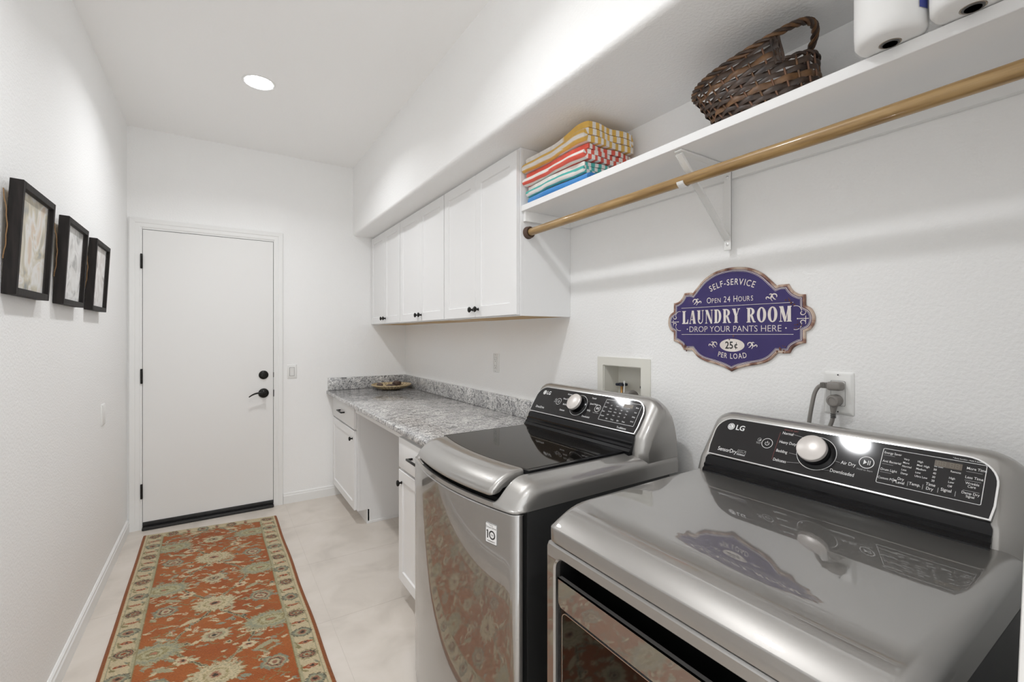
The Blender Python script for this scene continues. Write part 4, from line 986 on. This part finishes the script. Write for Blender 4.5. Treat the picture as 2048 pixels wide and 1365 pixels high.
for x in (.1425, .1680, .1930, .2175, .2440): W.rect(x, x+.0008, .0330, .0440)
for z in (.0945, .0730, .0530): W.rect(.1165, .1370, z, z+.0006)
for z in (.0910, .0720, .0500): W.rect(.2540, .2780, z, z+.0006)
W.ringline(rrect(-.2130, -.1890, .0150, .0310, .001, 2), inset(rrect(-.2130, -.1890, .0150, .0310, .001, 2), .0008)); W.rect(-.2015, -.2008, .0150, .0310); W.rect(-.2130, -.1890, .0165, .0190); W.circle(-.2072, .0245, .0035, .0010, n=14); W.line([(-.2000, .0265), (-.1960, .0225), (-.1905, .0290)], .0009)
for a, b in (((-.0860, .1065), (-.0480, .1010)), ((-.0690, .0790), (-.0600, .0775)), ((-.0800, .0525), (-.0600, .0515)), ((-.0790, .0260), (-.0500, .0310)), ((.0260, .0560), (.0365, .0545)), ((-.0000, .0260), (.0190, .0290))): W.line([a, b], .0007)
W.mk('rules', 'print_dim', df)

# ================================================================== patterned runner rug
RW_, RL_, ST_ = .768, 3.05, .0035
na, nb = int(RW_/ST_)+1, int(RL_/ST_)+1
A_, B_ = np.meshgrid(np.linspace(0, RW_, na), np.linspace(0, RL_, nb), indexing='xy')
rng = np.random.default_rng(5)
def fbm(sc, seed):
    r2 = np.random.default_rng(seed); out = np.zeros_like(A_)
    for o in range(3):
        f_ = sc*2**o; gx = r2.random((int(RL_*f_)+3, int(RW_*f_)+3)); x = A_*f_; y = B_*f_; i = x.astype(int); j = y.astype(int); u = x-i; v = y-j
        u = u*u*(3-2*u); v = v*v*(3-2*v)
        out += (gx[j, i]*(1-u)*(1-v)+gx[j, i+1]*u*(1-v)+gx[j+1, i]*(1-u)*v+gx[j+1, i+1]*u*v)/2**o
    return out/1.75
RUST, ORNG = np.array([.255, .056, .011]), np.array([.37, .118, .028])
CREAM, TEAL, DARK, OLIV, PINK, SAGE = map(np.array, ([.52, .43, .27], [.20, .205, .145], [.040, .030, .018], [.22, .185, .085], [.38, .17, .10], [.33, .30, .185]))
g = fbm(6, 1)[..., None]; C = RUST*(1-g)+ORNG*g
wob = (fbm(34, 2)-.5)*.020+(rng.random(A_.shape)-.5)*.004
Aw, Bw = A_+wob, B_+(fbm(34, 3)-.5)*.016+(rng.random(A_.shape)-.5)*.003
def win(ca, cb, r_):
    i0, i1 = max(0, int((ca-r_)/ST_)), min(na, int((ca+r_)/ST_)+2); j0, j1 = max(0, int((cb-r_)/ST_)), min(nb, int((cb+r_)/ST_)+2)
    return (slice(j0, j1), slice(i0, i1)) if i1 > i0 and j1 > j0 else None
def flower(ca, cb, ra, rb, n, cols, rot=0., amp=.16, fine=.05):
    """concentric lobed flower; cols from outside in: (radius, colour)"""
    w_ = win(ca, cb, max(ra, rb)*1.4)
    if w_ is None: return
    x, y = Aw[w_]-ca, Bw[w_]-cb; c, s = math.cos(rot), math.sin(rot); x, y = (x*c+y*s)/ra, (-x*s+y*c)/rb
    r_ = np.hypot(x, y); th = np.arctan2(y, x); r_ = r_/(1+amp*np.cos(n*th)+fine*np.cos(3*n*th+1))
    sub = C[w_]
    for rad, col in cols: sub[r_ < rad] = col
def leaf(ca, cb, l, wd, rot, col):
    w_ = win(ca, cb, l*1.2)
    if w_ is None: return
    x, y = Aw[w_]-ca, Bw[w_]-cb; c, s = math.cos(rot), math.sin(rot); u, v = (x*c+y*s)/l, (-x*s+y*c)/wd
    C[w_][(np.abs(v) < 1-u*u) & (np.abs(u) < 1)] = col
def vine(pts, wd, col, edge=None):
    for (a, b), (c_, d_) in zip(pts, pts[1:]):
        L = math.hypot(c_-a, d_-b); w_ = win((a+c_)/2, (b+d_)/2, L/2+wd*3)
        if w_ is None: continue
        x, y = Aw[w_]-a, Bw[w_]-b; ux, uy = (c_-a)/L, (d_-b)/L; t_ = np.clip(x*ux+y*uy, 0, L); q = np.hypot(x-t_*ux, y-t_*uy)
        sub = C[w_]
        if edge is not None: sub[q < wd*2.7] = edge
        sub[q < wd] = col
BD = .114                                                         # border width
fa0, fa1 = BD, RW_-BD; mid = RW_/2; PER = .56
for k in range(-1, int(RL_/PER)+2):
    b0 = k*PER-.01
    ss = [i/16 for i in range(17)]
    for s_ in (-1, 1):                                            # ogee vines
        P = [(mid+s_*(.012+.135*math.sin(math.pi*u)**1.3), b0+.05+PER*.86*u) for u in ss]; vine(P, .0024, DARK*1.4, SAGE*.95)
        P = [(mid+s_*(.147+.08*u), b0+PER*.48+.05*math.sin(u*3)) for u in ss]; vine(P, .003, OLIV, SAGE)
        for q in range(4):
            P = [(mid+s_*(.05+.19*u), b0+.10+q*.12+.035*math.sin(u*4+q)) for u in ss[::2]]; vine(P, .0016, OLIV)
rl = random.Random(11)
for _ in range(int(RL_*420)):                                     # scattered leaves and buds
    a, b = fa0+.01+rl.random()*(fa1-fa0-.02), rl.random()*RL_; z = rl.random(); col = [CREAM, SAGE, CREAM*.9, TEAL*1.2][rl.randrange(4)]
    if z < .62: leaf(a, b, .010+.018*rl.random(), .0035+.005*rl.random(), rl.choice((0, .5, -.5, 2.6))+rl.random()*.6, col)
    elif z < .80: vine([(a, b), (a+.012, b+.010*rl.choice((-1, 1))), (a+.030, b+.014*rl.choice((-1, 1)))], .0022, OLIV)
    else: flower(a, b, .012, .011, 5, [(1.0, col), (.45, DARK*1.5 if rl.random() < .4 else PINK)])
for k in range(-1, int(RL_/PER)+2):
    b0 = k*PER-.01
    flower(mid, b0, .086, .066, 15, [(1.06, OLIV), (1.0, CREAM*.95), (.80, SAGE), (.72, CREAM), (.52, OLIV*1.3), (.44, CREAM*.9), (.24, PINK*.8), (.12, DARK)], amp=.10, fine=.07)
    flower(mid, b0+PER*.5, .052, .044, 11, [(1.04, OLIV), (1.0, CREAM*.9), (.66, SAGE), (.44, PINK*.6), (.3, CREAM*.8), (.16, DARK)], amp=.11)
    for s_ in (-1, 1):
        sh_ = 0 if s_ > 0 else .13
        flower(mid+s_*.215, b0+PER*.46+sh_*.4, .100, .064, 17, [(1.05, OLIV), (1., SAGE), (.84, TEAL*1.2), (.70, SAGE*1.1), (.52, OLIV*1.2), (.40, SAGE*1.2), (.22, OLIV), (.12, PINK)], amp=.09, fine=.07)
        flower(mid+s_*.195, b0+.02-sh_*.3, .050, .046, 6, [(1.0, TEAL), (.80, SAGE), (.66, PINK*.8), (.54, DARK*1.5), (.44, CREAM*.85), (.22, PINK*.7)], amp=.07)
        flower(mid+s_*.115, b0+PER*.74, .030, .024, 6, [(1., CREAM), (.5, PINK), (.25, DARK)])
        leaf(mid+s_*.10, b0+PER*.23, .050, .013, s_*.5, CREAM*.92); leaf(mid+s_*.17, b0+PER*.80, .046, .012, -s_*.6, SAGE)
edge = np.minimum(np.minimum(A_, RW_-A_), np.minimum(B_+.03, RL_-B_+.03)); edge_w = edge+(fbm(40, 4)-.5)*.006
bmask = edge_w < BD; C[bmask] = CREAM*.93
C[(edge_w < BD) & (edge_w > BD-.014)] = SAGE*1.05; C[(edge_w < BD) & (edge_w > BD-.003)] = OLIV
C[edge_w < .030] = SAGE*.9; C[edge_w < .026] = CREAM*.95
bc = .066                                                         # centre line of the border
def border_run(fn, length, start):
    n = int(length/.082)
    for i in range(n+1):
        s_ = start+i*.082; big = i % 2 == 0; x, y, rot = fn(s_)
        if big:
            flower(x, y, .036, .030, 12, [(1.12, OLIV), (1., CREAM*.75), (.86, DARK*1.6), (.70, PINK*.8), (.52, DARK*2), (.38, SAGE), (.2, RUST)] if (i//2) % 2 == 0 else [(1.1, DARK*2), (1., TEAL), (.72, SAGE), (.5, PINK*.7), (.22, DARK)], rot, .07)
        else:
            leaf(x, y, .028, .010, rot, RUST*1.1); flower(x, y, .012, .009, 4, [(1., PINK), (.5, DARK)]); leaf(x-.02*math.sin(rot)-.022*math.cos(rot), y+.020, .012, .006, .8, OLIV); leaf(x+.022*math.cos(rot), y-.018, .012, .006, .8, TEAL)
            for q in (-1, 1): vine([(x+math.cos(rot)*q*.030+.010*math.sin(rot)*w2, y+math.sin(rot)*q*.030+.010*math.cos(rot)*w2) for w2 in (-1.6, -.5, .5, 1.6)], .0028, OLIV)
border_run(lambda s: (bc, s, 0.), RL_-.05, .06); border_run(lambda s: (RW_-bc, s, 0.), RL_-.05, .06)
border_run(lambda s: (s, .050, math.pi/2), RW_-.3, .16); border_run(lambda s: (s, RL_-.050, math.pi/2), RW_-.3, .16)
C[np.minimum(A_, RW_-A_) < .016] = np.array([.24, .070, .016])
C *= (.86+.28*rng.random((nb, na)))[..., None]
edge_a = np.minimum(A_, RW_-A_)
px_ = -.414+A_+.0133*B_+.0025*np.sin(B_*9+1)*(A_/RW_-.2); py_ = 3.824-.094*A_/RW_-B_
pz_ = .0115-.0055*np.clip(1-np.minimum(edge_a, np.minimum(B_, RL_-B_))/.008, 0, 1)+.0014*(fbm(25, 9)-.5)
top = np.stack([px_, py_, pz_], -1).reshape(-1, 3); idx = np.arange(na*nb).reshape(nb, na)
quads = np.stack([idx[:-1, :-1], idx[1:, :-1], idx[1:, 1:], idx[:-1, 1:]], -1).reshape(-1, 4)
org = np.array([-.03, 2.25, .0005])
rg = thing('runner_rug', 'rust red and cream floral runner rug lying in front of the door', 'rug', tuple(org))
me = bpy.data.meshes.new('pile')
me.vertices.add(len(top)); me.vertices.foreach_set('co', (top-org).astype(np.float32).ravel())
me.loops.add(len(quads)*4); me.loops.foreach_set('vertex_index', quads.astype(np.int32).ravel())
me.polygons.add(len(quads)); me.polygons.foreach_set('loop_start', np.arange(len(quads), dtype=np.int32)*4)
me.update(calc_edges=True); me.materials.append(M['rug'])
me.polygons.foreach_set('use_smooth', np.ones(len(quads), dtype=bool))
po = bpy.data.objects.new('pile', me); link(po, rg, tuple(org)); po.location = (0, 0, 0)
set_cols(po, np.concatenate([np.clip(C, 0, 1), np.ones((nb, na, 1))], -1).reshape(-1, 4))
bi = list(idx[0, :])+list(idx[1:, -1])+list(idx[-1, -2::-1])+list(idx[-2:0:-1, 0])
rim = [Vector(top[i]) for i in bi]; k = len(rim)
mk('binding', *fix(rim+[Vector((p.x, p.y, .0005)) for p in rim], [(i, (i+1) % k, k+(i+1) % k, k+i) for i in range(k)]), 'rugside', rg)
bpy.context.view_layer.update()
